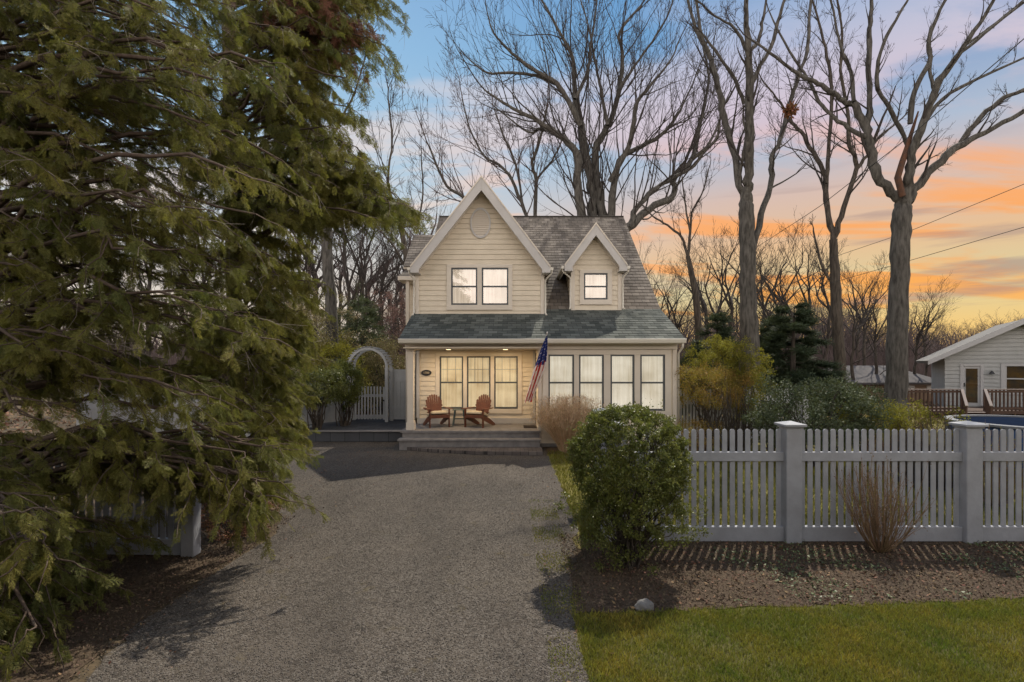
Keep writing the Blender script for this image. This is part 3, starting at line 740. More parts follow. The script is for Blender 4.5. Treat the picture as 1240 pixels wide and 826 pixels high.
# gable vent (oval louvre)
vx, vz = px(582, GY), pz(270.5, GY); ra, rb = 12.5*GY/F, 18.5*GY/F
ring = MB(); n = 32
v = []; f = []
for k in range(n):
    a = 2*math.pi*k/n
    for (q, d) in ((1, .03), (1, .055), (.86, .055), (.86, .03)): v.append((vx+ra*q*math.cos(a), GY-d, vz+rb*q*math.sin(a)))
for k in range(n):
    for j in range(4): f.append((k*4+j, ((k+1) % n)*4+j, ((k+1) % n)*4+(j+1) % 4, k*4+(j+1) % 4))
ring.add(v, f); vent = ring.build('gable_vent', M['white'], house)
mb = MB(); nn = 12
for i in range(nn):
    z = vz-rb*.85+(i+.5)*rb*1.7/nn; hw = ra*.86*math.sqrt(max(0, 1-((z-vz)/(rb*.86))**2))
    mb.add([(vx-hw, GY-.052, z-.035), (vx+hw, GY-.052, z-.035), (vx+hw, GY-.025, z+.03), (vx-hw, GY-.025, z+.03)], [(0, 1, 2, 3)])
mb.build('louvre', M['trim'], vent, recalc=False)
# small left wing
wx0, wx1 = -4.0, HX0
roof_obj('wing_roof', M['shingle'], [((-4.06, 19.75, 6.04), (RX0, 19.75, 6.04), (-4.06, 21.85, 7.72), (RX0, 21.85, 7.72))])
mb = MB(); slab(mb, [(-4.06, 19.75, 6.04), (RX0, 19.75, 6.04), (RX0, 21.85, 7.72), (-4.06, 21.85, 7.72)]); slab(mb, [(-4.06, 21.85, 7.72), (RX0, 21.85, 7.72), (RX0, 24.2, 5.9), (-4.06, 24.2, 5.9)]); mb.build('wing_roof_deck', M['trim'], house)
siding(house, 'wall', M['siding'], [(-3.9, .3), (HX0+.1, .3), (HX0+.1, 5.95), (-3.9, 5.95)], 20.0)
MB().box(-3.9, HX0, 20.01, 24, .3, 5.9).build('wing_body', M['siding'], house)
roof_obj('wing_roof', M['shingle'], [((-4.1, 19.1, 5.58), (RX0, 19.1, 5.58), (-4.0, 19.98, 5.95), (RX0, 19.98, 5.95))])
MB().box(-4.12, RX0+.05, 19.05, 19.95, 5.42, 5.57).build('wing_cornice', M['trim'], house, bevel=.01)
mb = MB(); mb.box(-3.86, -3.74, 19.2, 19.32, .3, 5.42); mb.box(-3.5, -3.4, 19.2, 19.3, .3, 5.42); mb.build('wing_corner', M['trim'], house)
# house body: side walls, rear
for xw, ax in ((HX1, '+x'), (HX0, '-x')):
    prof = [(BY if xw < 0 else FY, .1), (28.9, .1), (28.9, 3.8), (R_Y, R_Z-.15), (K_Y, K_Z-.12), (BY if xw < 0 else FY, roofz(BY if xw < 0 else FY)-.14)]
    siding(house, 'side_wall', M['siding'], prof, xw, (), axis=ax)
MB().box(HX0+.02, HX1-.02, 28.8, 28.9, .0, 3.8).build('rear_wall', M['siding'], house)
# house number plaque
pxc, pzc = px(516.5, BY), pz(451.5, BY)
mb = MB(); n = 28
v = [(pxc+.165*math.cos(2*math.pi*k/n), BY-.05, pzc+.095*math.sin(2*math.pi*k/n)) for k in range(n)]+[(pxc+.165*math.cos(2*math.pi*k/n), BY-.02, pzc+.095*math.sin(2*math.pi*k/n)) for k in range(n)]
mb.add(v, [tuple(range(n))]+[(k, (k+1) % n, (k+1) % n+n, k+n) for k in range(n)]); plq = mb.build('number_plaque', M['black'], house)
plq['label'] = 'dark oval house number plaque beside the porch windows'
def text(body, size, loc, m, parent, name='lettering', ext=.003, rz=0):
    cu = bpy.data.curves.new(name, 'FONT'); cu.body = body; cu.size = size; cu.align_x = 'CENTER'; cu.align_y = 'CENTER'; cu.extrude = ext
    o = bpy.data.objects.new(name, cu); COL.objects.link(o); dg = bpy.context.evaluated_depsgraph_get(); me = bpy.data.meshes.new_from_object(o.evaluated_get(dg)); bpy.data.objects.remove(o)
    me.materials.clear(); me.materials.append(m); t = bpy.data.objects.new(name, me); COL.objects.link(t); t.parent = parent; b0 = root_loc(parent)
    t.location = (loc[0]-b0[0], loc[1]-b0[1], loc[2]-b0[2]); t.rotation_euler = (R(90), 0, rz); return t
text('1700', .095, (pxc, BY-.053, pzc), M['cushion'], plq)

# =================================================================== PORCH FURNITURE
def xf(loc, rz): return Matrix.Translation(Vector(loc)) @ Matrix.Rotation(rz, 4, 'Z')
def chair(loc, rz, label):
    root = thing('adirondack_chair', loc, label, 'chair', 'wooden chairs on the porch'); root.rotation_euler = (0, 0, rz)
    def fin(mb, name):
        base = np.array(loc); mb.v = [tuple(np.array(v)+base) for v in mb.v]; return mb.build(name, M['chairwood'], root, bevel=.004)
    mb = MB()   # local: front is -y, seat slopes down to the rear
    for i in range(6):
        y = -.26+i*.085; z = .37-i*.024; mb.bar((-.27, y, z), (.27, y, z), .075, .02)
    fin(mb, 'seat')
    mb = MB(); hts = [.56, .655, .705, .73, .73, .705, .655, .56]
    for i, h in enumerate(hts):
        u = (i-3.5)/3.5; a = Vector((u*.17, .20, .27)); d = Vector((u*.10, .30, .82)).normalized()
        e = a+d*(h*.98)
        mb.bar(a, e, .058, .018, up=(0, -1, .3))
        # rounded slat end
        mb.bar(e, e+d*.022, .036, .018, up=(0, -1, .3))
    mb.bar((-.25, .245, .42), (.25, .245, .42), .05, .03, up=(0, 0, 1)); mb.bar((-.27, .34, .62), (.27, .34, .62), .02, .05)
    fin(mb, 'backrest')
    for s in (-1, 1):
        mb = MB(); mb.prism([(s*.27, -.34), (s*.41, -.34), (s*.42, -.1), (s*.35, .36), (s*.29, .36), (s*.27, 0)], 2, .545, .568); fin(mb, 'armrest')
        mb = MB().box(s*.30-.014, s*.30+.014, -.31, -.22, 0, .545); fin(mb, 'leg')
        mb = MB(); mb.prism([(-.30, .38), (-.30, .26), (.45, 0.0), (.60, 0.0), (.60, .05), (.1, .29)], 0, s*.275-.012, s*.275+.012); fin(mb, 'leg')
    mb = MB().bar((-.29, -.30, .33), (.29, -.30, .33), .022, .09); fin(mb, 'apron')
    return root
def rounded_pad(name, loc, rz, label):
    n, m_ = 18, 14; v = []; f = []
    for i in range(n+1):
        for j in range(m_+1):
            u, w = i/n*2-1, j/m_*2-1; e = (1-abs(u)**6)*(1-abs(w)**6); hgt = .05+.06*e**.5+.004*math.sin(u*9)*math.sin(w*7)
            v.append((u*.26, w*.24, hgt))
    o = len(v)
    for i in range(n+1):
        for j in range(m_+1): v.append((v[i*(m_+1)+j][0], v[i*(m_+1)+j][1], .0))
    for i in range(n):
        for j in range(m_):
            a = i*(m_+1)+j; f.append((a, a+m_+1, a+m_+2, a+1)); f.append((o+a, o+a+1, o+a+m_+2, o+a+m_+1))
    for i in range(n):
        for j in (0, m_): a = i*(m_+1)+j; f.append((a, a+m_+1, o+a+m_+1, o+a))
    for j in range(m_):
        for i in (0, n): a = i*(m_+1)+j; f.append((a, a+1, o+a+1, o+a))
    mb = MB(); mb.add(v, f); ob = mb.build(name, M['cushion'], None, smooth=True)
    ob.matrix_world = xf(loc, rz) @ Matrix.Translation((0, -.06, .36)) @ Matrix.Rotation(R(-14), 4, 'X') @ Matrix.Translation((0, 0, 0))
    ob.location = ob.matrix_world.translation; tag(ob, label, 'cushion', 'seat cushions on the porch chairs'); return ob
C1 = (px(530, 16.1)-.02, 16.12, .5); C2 = (px(579, 16.1), 16.12, .5)
chair(C1, R(24), 'reddish wooden slatted garden chair left of the small table on the porch')
chair(C2, R(-24), 'reddish wooden slatted garden chair right of the small table, nearer the flag')
rounded_pad('seat_cushion', C1, R(24), 'cream seat cushion on the left porch chair')
rounded_pad('seat_cushion', C2, R(-24), 'cream seat cushion on the porch chair nearer the flag')
st = thing('side_table', (px(556, 16.4), 16.45, .5), 'small grey green side table between the two wooden chairs', 'table')
bx, by, bz = st.location
mb = MB()
for i in range(5): mb.box(bx-.2+i*.082, bx-.2+i*.082+.075, by-.19, by+.19, bz+.48, bz+.5)
mb.build('table_top', M['tablegreen'], st, bevel=.003)
for s in (-1, 1):
    for t in (-1, 1): MB().bar((bx+s*.19, by+t*.15, bz), (bx+s*.13, by+t*.13, bz+.48), .035, .03, up=(0, 1, 0)).build('leg', M['tablegreen'], st)
MB().box(bx-.145, bx+.145, by-.13, by+.13, bz+.2, bz+.215).build('shelf', M['tablegreen'], st)
dm = MB().box(px(634, 16), px(650, 16), 15.75, 16.3, .5, .52).build('doormat', M['mat'], None, bevel=.006); tag(dm, 'dark rectangular doormat on the right end of the porch floor', 'doormat')

# =================================================================== FLAG
fl = thing('flag', (.80, 15.3, 2.3), 'red, white and blue striped flag hanging on a slanted pole at the porch corner', 'flag')
MB().tube([(.80, 15.33, 2.32), (.97, 14.62, 3.27)], [.014, .012], 8).tube([(.97, 14.62, 3.27), (.975, 14.6, 3.30)], [.022, .01], 8).build('pole', M['flagwhite'], fl)
MB().box(.76, .84, 15.30, 15.352, 2.22, 2.38).tube([(.80, 15.31, 2.28), (.80, 15.22, 2.42)], .022, 8).build('bracket', M['black'], fl)
NS, NT = 66, 39
V = []; mi = []; Fc = []
A = np.array([.965, 14.66, 3.20]); B = np.array([.475, 15.12, 1.34])
for i in range(NS+1):
    s = i/NS; c = A*(1-s)+B*s+np.array([.03*math.sin(s*3.1), 0, 0])
    w = .03+.36*min(1, s*2.1)**.8*(1-.35*max(0, s-.55)/.45)
    for j in range(NT+1):
        t = j/NT; u = t-.5
        fold = math.sin(t*math.pi*5.2+s*1.6); squeeze = u*w+.018*math.sin(t*math.pi*10.4+s*2)*min(1, s*3)
        low = .10*abs(u)*(s**3)
        V.append((c[0]+squeeze*.93+.02*fold*s, c[1]+.055*fold*min(1, .15+s*2), c[2]+u*w*.38+low*.6-.06*(s > .99)*math.cos(t*9)))
for i in range(NS):
    for j in range(NT):
        a = i*(NT+1)+j; Fc.append((a, a+1, a+NT+2, a+NT+1))
        s = i/NS; st_ = int(j/NT*7+s*1.3)
        if s < .42+.03*math.sin(j*.5):
            star = (j % 6 == (1 if (i//3) % 2 else 4)) and (i % 3 == 1); mi.append(1 if star else 2)
        else: mi.append(0 if st_ % 2 == 0 else 1)
mb = MB(); mb.add(V, Fc); mb.build('cloth', None, fl, smooth=True, mats=[M['red'], M['flagwhite'], M['blue']], mi=mi, recalc=False)

# =================================================================== PICKET FENCES
PP = .1063
def picket_fence(name, posts, label, m, h=1.55, ph=1.62, skip_end=False, pw=.066, rail=(1.11, 1.235), board=.2, postw=.215, z=0, group=None, pitch=PP):
    root = thing(name, (posts[0][0], posts[0][1], z), label, 'fence', group)
    for (x, y) in posts:
        mb = MB(); w = postw/2
        mb.box(x-w, x+w, y-w, y+w, z, z+ph-.05); po = mb.build('post', m, root, bevel=.012)
        c = MB(); w2 = w+.045; c.box(x-w-.015, x+w+.015, y-w-.015, y+w+.015, z+ph-.05, z+ph-.025); c.box(x-w2, x+w2, y-w2, y+w2, z+ph-.025, z+ph+.005)
        c.add([(x-w2, y-w2, z+ph+.005), (x+w2, y-w2, z+ph+.005), (x+w2, y+w2, z+ph+.005), (x-w2, y+w2, z+ph+.005), (x, y, z+ph+.045)], [(0, 1, 4), (1, 2, 4), (2, 3, 4), (3, 0, 4)])
        c.build('cap', m, po, bevel=.006)
    for (a, c) in zip(posts[:-1], posts[1:]):
        a = Vector((*a, z)); c = Vector((*c, z)); d = (c-a); L = d.length; d.normalize(); nn = Vector((d.y, -d.x, 0))
        if nn.y > 0: nn = -nn
        e0 = a+d*postw/2; e1 = c-d*postw/2
        MB().bar(e0+Vector((0, 0, (rail[0]+rail[1])/2)), e1+Vector((0, 0, (rail[0]+rail[1])/2)), .07, rail[1]-rail[0]).build('rail', m, root, bevel=.006)
        MB().bar(e0+Vector((0, 0, board/2+.01)), e1+Vector((0, 0, board/2+.01)), .085, board).build('base_board', m, root, bevel=.006)
        mb = MB(); n = int((L-postw)/pitch); off = (L-postw-n*pitch)/2
        for k in range(n):
            p = e0+d*(off+(k+.5)*pitch); hw = pw/2; q = nn*.0
            prof = [(-hw, board), (hw, board), (hw, h-.022), (hw*.6, h-.004), (0, h), (-hw*.6, h-.004), (-hw, h-.022)]
            vv = []
            for off2 in (-.009, .009):
                for (u, zz) in prof: vv.append(p+d*(u)+nn*off2+Vector((0, 0, zz+random.uniform(-.002, .002))))
            N_ = len(prof); mb.add(vv, [tuple(range(N_)), tuple(range(2*N_-1, N_-1, -1))]+[(i, (i+1) % N_, (i+1) % N_+N_, i+N_) for i in range(N_)])
        mb.build('pickets', m, root)
    return root
FYY = 7.3
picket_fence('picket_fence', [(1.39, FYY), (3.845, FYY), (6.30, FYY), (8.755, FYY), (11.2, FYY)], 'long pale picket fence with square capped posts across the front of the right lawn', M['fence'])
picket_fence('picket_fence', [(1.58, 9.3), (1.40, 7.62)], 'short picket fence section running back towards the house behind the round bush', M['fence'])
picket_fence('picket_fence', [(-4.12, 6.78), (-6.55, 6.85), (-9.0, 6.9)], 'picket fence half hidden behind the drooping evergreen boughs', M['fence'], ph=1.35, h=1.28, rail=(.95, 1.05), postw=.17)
# low wire-thin garden fence is absent; picket fence at right rear of house
picket_fence('picket_fence', [(4.95, 17.0), (7.4, 17.0), (9.6, 17.4)], 'small distant picket fence between the house corner and the yellow shrubs', M['fence_far'], h=1.6, ph=1.65)
# solid panel fences by the arbour
def panel_fence(a, c, z, h, label):
    root = thing('panel_fence', (a[0], a[1], z), label, 'fence'); A_ = Vector((*a, z)); C_ = Vector((*c, z)); d = (C_-A_).normalized(); L = (C_-A_).length
    for p in (A_, C_):
        MB().box(p.x-.06, p.x+.06, p.y-.06, p.y+.06, z, z+h+.06).build('post', M['fence_far'], root, bevel=.01)
    mb = MB(); n = int(L/.15)
    for k in range(n):
        q = A_+d*(.06+(k+.5)*(L-.12)/n); mb.bar(q+Vector((0, 0, .1)), q+Vector((0, 0, h-.42)), (L-.12)/n-.006, .022, up=(d.y, -d.x, 0))
    mb.build('panel', M['fence_far'], root)
    mb = MB()
    for zz in (.1, h-.42, h-.06): mb.bar(A_+Vector((0, 0, zz)), C_+Vector((0, 0, zz)), .05, .09)
    mb.build('rail', M['fence_far'], root)
    mb = MB(); 
    MB().bar(A_+Vector((0, 0, h-.24)), C_+Vector((0, 0, h-.24)), .015, .30).build('top_panel', M['fence_far'], root)
    return root
panel_fence((-4.42, 19.4), (-3.2, 19.4), .31, 1.9, 'pale solid panel fence between the arbor and the porch')
panel_fence((-6.15, 19.5), (-8.0, 17.0), .0, 1.75, 'pale solid panel fence behind the multi stemmed shrubs left of the arbor')
panel_fence((-8.0, 17.0), (-10.2, 12.5), .0, 1.75, 'pale panel fence glimpsed through the evergreen left of the driveway')
# arbor with gate
ar = thing('garden_arbor', (-5.25, 19.3, .31), 'white arched garden arbor with picket gate beside the terrace', 'arbor')
az0 = .31; xl_, xr_ = px(423.5, 19.3)+.06, px(472.5, 19.3)-.06; ztop = pz(421, 19.3); rad = (xr_-xl_)/2; zc = ztop-rad-.05
for yy in (19.0, 19.65):
    for xx in (xl_, xr_):
        MB().box(xx-.055, xx+.055, yy-.045, yy+.045, az0, zc).build('post', M['white'] if False else M['fence_far'], ar, bevel=.006)
for yy in (19.0, 19.65):
    v = []; f = []; n = 20
    for k in range(n+1):
        a = math.pi*k/n
        for (q, dy) in ((rad-.04, -.03), (rad+.05, -.03), (rad+.05, .03), (rad-.04, .03)): v.append(((xl_+xr_)/2+q*math.cos(a), yy+dy, zc+q*math.sin(a)))
    for k in range(n):
        for j in range(4): f.append((k*4+j, k*4+(j+1) % 4, (k+1)*4+(j+1) % 4, (k+1)*4+j))
    mb = MB(); mb.add(v, f); mb.build('arch', M['fence_far'], ar)
mb = MB()
for k in range(1, 20):
    a = math.pi*k/20; c_ = Vector(((xl_+xr_)/2+(rad+.08)*math.cos(a), 0, zc+(rad+.08)*math.sin(a)))
    mb.bar((c_.x, 18.93, c_.z), (c_.x, 19.72, c_.z), .05, .02, up=(math.cos(a), 0, math.sin(a)))
mb.build('arch_slats', M['fence_far'], ar)
for xx in (xl_, xr_):
    mb = MB()
    for zz in np.arange(az0+.2, zc, .2): mb.box(xx-.012, xx+.012, 19.04, 19.61, zz, zz+.03)
    for yy in (19.15, 19.32, 19.49): mb.box(xx-.03, xx-.013, yy, yy+.03, az0+.1, zc)
    mb.build('side_lattice', M['fence_far'], ar)
gx0, gx1 = xl_+.09, xr_-.07
mb = MB(); gt = pz(468, 19.05)
for xx in (gx0, gx1-.07): mb.box(xx, xx+.07, 19.03, 19.08, az0+.08, gt-.02)
mb.box(gx0+.07, gx1-.07, 19.035, 19.075, az0+.12, az0+.26); mb.box(gx0+.07, gx1-.07, 19.035, 19.075, gt-.38, gt-.28)
gate = mb.build('gate', M['fence_far'], ar, bevel=.004)
mb = MB(); n = 9
for k in range(n):
    u = gx0+.1+(gx1-gx0-.2)*(k+.5)/n; mb.box(u-.026, u+.026, 19.0, 19.03, az0+.1, gt)
mb.build('gate_pickets', M['fence_far'], gate)
MB().box(gx1-.06, gx1-.01, 18.98, 19.0, az0+.75, az0+.8).build('latch', M['black'], gate)

# =================================================================== NEIGHBOUR HOUSE, DECK, POOL
NY = 27.6; NX = 22.6; NT_ = R(32)
nh = thing('neighbour_house', (NX, NY, 0), 'grey sided single storey house with low gable at the right edge', 'house')
def nu(p): t = (p-620)/F; return NX+(t*NY-NX)/(math.cos(NT_)+t*math.sin(NT_))
def nzz(py, p): return H+(HY-py)*(NY-(nu(p)-NX)*math.sin(NT_))/F
nx0 = NX; npk = nu(1236); nzp = nzz(390, 1236); nze = nzz(434.5, 1130); nx1 = npk+(npk-nx0); ND = NY+5
dop = (nu(1166.5), nu(1187), .24, nzz(443.5, 1176)); wop = (nu(1217), nu(1250), nzz(474, 1230), nzz(443.5, 1230))
siding(nh, 'wall', M['nwall'], [(nx0, 0), (nx1, 0), (nx1, nze+.2), (npk, nzp-.1), (nx0, nze+.2)], NY, [dop, wop], course=.2)
MB().box(nx0+.01, nx0+.05, NY+.035, ND, 0, nze).build('wall', M['nwall'], nh)
MB().box(nx0+.06, nx1, NY+.25, NY+.3, 0, 2.3).build('inner_wall', M['dark_fill'], nh)
ex0 = nx0-.75; ex1 = 2*npk-ex0; slp = (nzp-nze)/(npk-ex0); eze = nze-.1
mb = MB(); slab(mb, [(ex0, NY-.5, eze), (ex0, ND, eze), (npk, ND, nzp+.12), (npk, NY-.5, nzp+.12)], .16); slab(mb, [(ex1, NY-.5, eze), (ex1, ND, eze), (npk, ND, nzp+.12), (npk, NY-.5, nzp+.12)], .16)
mb.build('roof', mat('pale_shingle', (.22, .21, .20), .9, (.17, .165, .16), 6), nh)
for e in (ex0, ex1):
    MB().prism([(e, eze+.03), (npk, nzp+.15), (npk, nzp-.14), (e, eze-.22)], 1, NY-.56, NY-.515).build('bargeboard', M['ntrim'], nh)
mb = MB(); a = dop
mb.box(a[0]-.13, a[0], NY-.05, NY+.02, .24, a[3]+.13); mb.box(a[1], a[1]+.13, NY-.05, NY+.02, .24, a[3]+.13); mb.box(a[0], a[1], NY-.05, NY+.02, a[3], a[3]+.13)
mb.build('door_trim', M['ntrim'], nh, bevel=.008)
dr = MB().box(a[0], a[1], NY+.01, NY+.05, a[2], a[3]).build('door', M['ntrim'], nh)
MB().box(a[0]+.1, a[1]-.1, NY-.01, NY+.008, a[2]+.15, a[3]-.12).build('door_glass', M['dark_glass'], dr)
MB().box(a[0]+.02, a[0]+.06, NY-.05, NY+.008, 1.2, 1.4).build('handle', M['black'], dr)
a = wop; mb = MB(); mb.box(a[0]-.16, a[0], NY-.05, NY+.02, a[2]-.16, a[3]+.14); mb.box(a[1], a[1]+.16, NY-.05, NY+.02, a[2]-.16, a[3]+.14); mb.box(a[0], a[1], NY-.05, NY+.02, a[3], a[3]+.14); mb.box(a[0], a[1], NY-.06, NY+.02, a[2]-.16, a[2])
mb.build('window_trim', M['ntrim'], nh, bevel=.008)
nw = MB().box(a[0], a[1], NY-.02, NY+.04, (a[2]+a[3])/2-.03, (a[2]+a[3])/2+.03).box(a[0], a[0]+.06, NY-.015, NY+.035, a[2], a[3]).box(a[1]-.06, a[1], NY-.015, NY+.035, a[2], a[3]).build('window', M['ntrim'], nh)
MB().box(a[0], a[1], NY+.042, NY+.06, a[2], a[3]).build('pane', M['dark_glass'], nw)
lx, lz = nu(1200), nzz(451, 1200)
lm = MB().tube([(lx, NY-.02, lz), (lx, NY-.18, lz+.06), (lx, NY-.2, lz)], .04, 8).lathe([(.05, .06), (.12, -.08)], (lx, NY-.2, lz), 12).build('wall_lamp', M['black'], nh)
nh.rotation_euler = (0, 0, -NT_)
dk = thing('wooden_deck', (22, 24.2, 0), 'brown wooden deck with pale topped railing in front of the grey house', 'deck')
DZ = .3; dx0, dx1, dyf = px(1100, 23.4), 25.5, 23.4
MB().box(dx0, dx1, dyf, 25.6, DZ-.15, DZ).build('deck_floor', M['deckwood'], dk)
def railing(xa, xb, y):
    ztop = DZ+.95; n = int((xb-xa)/.17)
    MB().bar((xa, y, ztop), (xb, y, ztop), .12, .04).build('hand_rail', M['deckrail'], dk)
    mb = MB(); 
    for k in range(n+1): mb.box(xa+k*(xb-xa)/n-.03, xa+k*(xb-xa)/n+.03, y-.02, y+.02, DZ, ztop-.02)
    mb.bar((xa, y-.04, DZ+.1), (xb, y-.04, DZ+.1), .04, .09); mb.bar((xa, y-.04, ztop-.1), (xb, y-.04, ztop-.1), .04, .09)
    mb.build('balusters', M['deckwood'], dk)
s0, s1 = px(1165, 23.4), px(1193, 23.4)
railing(dx0, s0, dyf+.05); railing(s1, dx1, dyf+.05)
for sx_ in (s0, s1):
    MB().bar((sx_, dyf, DZ+.95), (sx_-.9, dyf-1.3, .62), .10, .05).build('hand_rail', M['deckrail'], dk)
    mb = MB()
    for t in (.12, .3, .5, .7, .9): mb.box(sx_-.9*t-.03, sx_-.9*t+.03, dyf-1.3*t-.02, dyf-1.3*t+.02, 0, DZ+.95-(DZ+.33)*t-.03)
    mb.build('stair_baluster', M['deckwood'], dk)
mb = MB()
for k in range(3): mb.add([(s0-.3*k-.0, dyf-.35*k, DZ-.1*k-.04), (s1-.3*k, dyf-.35*k, DZ-.1*k-.04), (s1-.3*k-.25, dyf-.35*k-.33, DZ-.1*k-.04), (s0-.3*k-.25, dyf-.35*k-.33, DZ-.1*k-.04)], [(0, 1, 2, 3)])
mb.build('stair_tread', M['deckrail'], dk, recalc=False)
mb = MB()
for xx in np.arange(dx0+.1, dx1, 2.0): mb.box(xx-.05, xx+.05, dyf+.1, dyf+.2, 0, DZ-.15)
mb.build('deck_joists', M['deckwood'], dk)
pc = (12.3, 12.4, 0); pr_ = 1.6
pool = thing('swimming_pool', pc, 'round blue above ground pool with pale rim behind the right picket fence', 'pool')
MB().lathe([(pr_, 0), (pr_+.02, .3), (pr_, .6), (pr_+.02, .9), (pr_, 1.02)], pc, 48).build('pool_wall', M['poolwall'], pool, smooth=True)
MB().lathe([(pr_+.09, 1.02), (pr_+.09, 1.07), (pr_-.1, 1.075), (pr_-.1, 1.03)], pc, 48).build('pool_rim', M['poolrim'], pool)
MB().lathe([(pr_-.11, 1.04), (pr_-.5, 1.055), (.2, 1.07)], pc, 48).build('pool_cover', M['poolcover'], pool, smooth=True)
for k in range(12):
    a = 2*math.pi*k/12; MB().bar((pc[0]+(pr_+.05)*math.cos(a), pc[1]+(pr_+.05)*math.sin(a), 0), (pc[0]+(pr_+.05)*math.cos(a), pc[1]+(pr_+.05)*math.sin(a), 1.02), .12, .05, up=(math.cos(a), math.sin(a), 0)).build('pool_upright', M['poolrim'], pool)
h2 = thing('distant_house', (20, 33, 0), 'low distant house with pale roof and tan walls behind the large tree', 'house')
mb = MB(); x0_, x1_ = px(1020, 33), px(1142, 33)
MB().box(x0_+.4, x1_-.4, 33, 38, 0, pz(463, 33)).build('wall', mat('tan_wall', (.24, .17, .12), .8), h2)
mb = MB(); ze_, zr_ = pz(463, 33), pz(446, 33)
mb.add([(x0_, 32.5, ze_), (x1_, 32.5, ze_), (x1_-1.6, 35.5, zr_+.15), (x0_+1, 35.5, zr_+.15), (x0_, 38.5, ze_), (x1_, 38.5, ze_), (x0_, 32.5, ze_-.12), (x1_, 32.5, ze_-.12)], [(0, 1, 2, 3), (3, 2, 5, 4), (1, 5, 2), (0, 3, 4), (6, 7, 1, 0)])
mb.build('roof', mat('pale_roof', (.085, .08, .085), .9, (.11, .10, .10), 3), h2)
for xx in (1075, 1098, 1122): MB().box(px(xx, 33), px(xx+9, 33), 32.96, 33.01, pz(476, 33), pz(467, 33)).build('window', M['white'], h2)


# =================================================================== PLANTS
def ell_points(n, c, r, shell=.55, rr=rng, lump=.18, flat=0):
    """points inside a lumpy ellipsoid, denser near the surface"""
    d = rr.normal(size=(n, 3)); d /= np.linalg.norm(d, axis=1, keepdims=True)
    ph = rr.uniform(0, 6.28, 6)
    k = 1+lump*(np.sin(d[:, 0]*5+ph[0])*np.sin(d[:, 1]*5+ph[1])+.6*np.sin(d[:, 2]*8+ph[2])*np.sin(d[:, 0]*9+ph[3]))
    rad = (shell+(1-shell)*rr.uniform(size=n)**.6)*k*rr.uniform(.93, 1.04, n)
    p = d*rad[:, None]*np.array(r)+np.array(c); return p, d
def clumpy(n, c, r, nc, cr, rr, lump=.15, shell=.6):
    """n leaves gathered on nc clumps"""
    cc, _ = ell_points(nc, c, r, shell, rr, lump)
    idx = rr.integers(0, nc, n); d = rr.normal(size=(n, 3)); d /= np.linalg.norm(d, axis=1, keepdims=True)
    sz = rr.uniform(.5, 1.3, nc)[idx]*cr
    return cc[idx]+d*(rr.uniform(size=n)**.5*sz)[:, None]*np.array([1, 1, .8]), d, cc
def leaf_obj(name, pos, nrm, size, m, parent, rr, tv=LEAF_V, tf=LEAF_F, droop=0, align=.5):
    n = len(pos); d = nrm*align+rr.normal(size=(n, 3))*.6+np.array([0, 0, -droop]); rot = frames(d, rr.uniform(0, 6.28, n))
    keep = pos[:, 2] > .02
    v, f = scatter(tv, tf, pos[keep], rot[keep], (size*rr.uniform(.6, 1.3, n))[keep]); return np_mesh(name, v, f, m, parent)
def stems(root, base, tips, r0, m, rr, n_mid=5, sag=.1, sides=5):
    T = Tubes(); base = np.array(base)
    for t in tips:
        a = base+np.array([rr.normal()*.06, rr.normal()*.06, -base[2]]); t = np.array(t); k = np.linspace(0, 1, n_mid)[:, None]
        mid = a*(1-k)+t*k; mid[:, 2] += np.sin(k[:, 0]*np.pi)*sag*np.linalg.norm(t-a); mid[1:-1] += rr.normal(size=(n_mid-2, 3))*.03*np.linalg.norm(t-a)
        T.add(mid, r0*(1-.75*k[:, 0]), sides)
    T.obj('stems', m, root)
def shrub(name, X, Y, rx, rz, zc, label, m, seed, leaves=5000, leaf=.035, nc=90, cr=.16, ry=None, group=None, stem_n=16, stem_r=.02, bark='bark', cat='shrub', droop=0, lump=.15, shell=.6, z=0):
    rr = np.random.default_rng(seed); root = thing(name, (X, Y, z), label, cat, group); ry = ry or rx
    p, d, cc = clumpy(leaves, (X, Y, zc), (rx, ry, rz), nc, cr, rr, lump, shell)
    leaf_obj('foliage', p, d, leaf, M[m], root, rr, droop=droop)
    stems(root, (X, Y, z), [cc[i] for i in rr.integers(0, nc, stem_n)], stem_r, M[bark], rr)
    return root
# clipped round bush beside the driveway: many small leaves on a tight dome, looser below
def round_bush():
    rr = np.random.default_rng(5); X, Y = 1.42, 6.45
    root = thing('round_bush', (X, Y, 0), 'clipped round broadleaf evergreen bush on the mulch beside the driveway', 'bush')
    p1, d1, cc = clumpy(54000, (X, Y, 1.30), (.70, .66, .64), 760, .06, rr, .05, .84)
    n = 19000; p2, d2, c2 = clumpy(n, (X+.04, Y, .72), (.76, .70, .66), 300, .085, rr, .3, .5)
    p = np.vstack([p1, p2]); d = np.vstack([d1, d2])
    leaf_obj('foliage', p, d, .030, M['boxwood'], root, rr, align=.35)
    sh = cc[rr.integers(0, len(cc), 60)]; sh = np.repeat(sh, 14, 0)+np.tile(np.linspace(0, 1, 14)[:, None], (60, 1))*np.repeat((sh-np.array([X, Y, 1.0]))*.22, 14, 0)+rr.normal(size=(840, 3))*.012
    leaf_obj('shoots', sh, rr.normal(size=sh.shape), .028, M['boxwood'], root, rr)
    tips = [cc[i] for i in rr.integers(0, len(cc), 50)]+[c2[i] for i in rr.integers(0, len(c2), 60)]
    stems(root, (X, Y, 0), tips, .013, M['bark'], rr, 7)
round_bush()
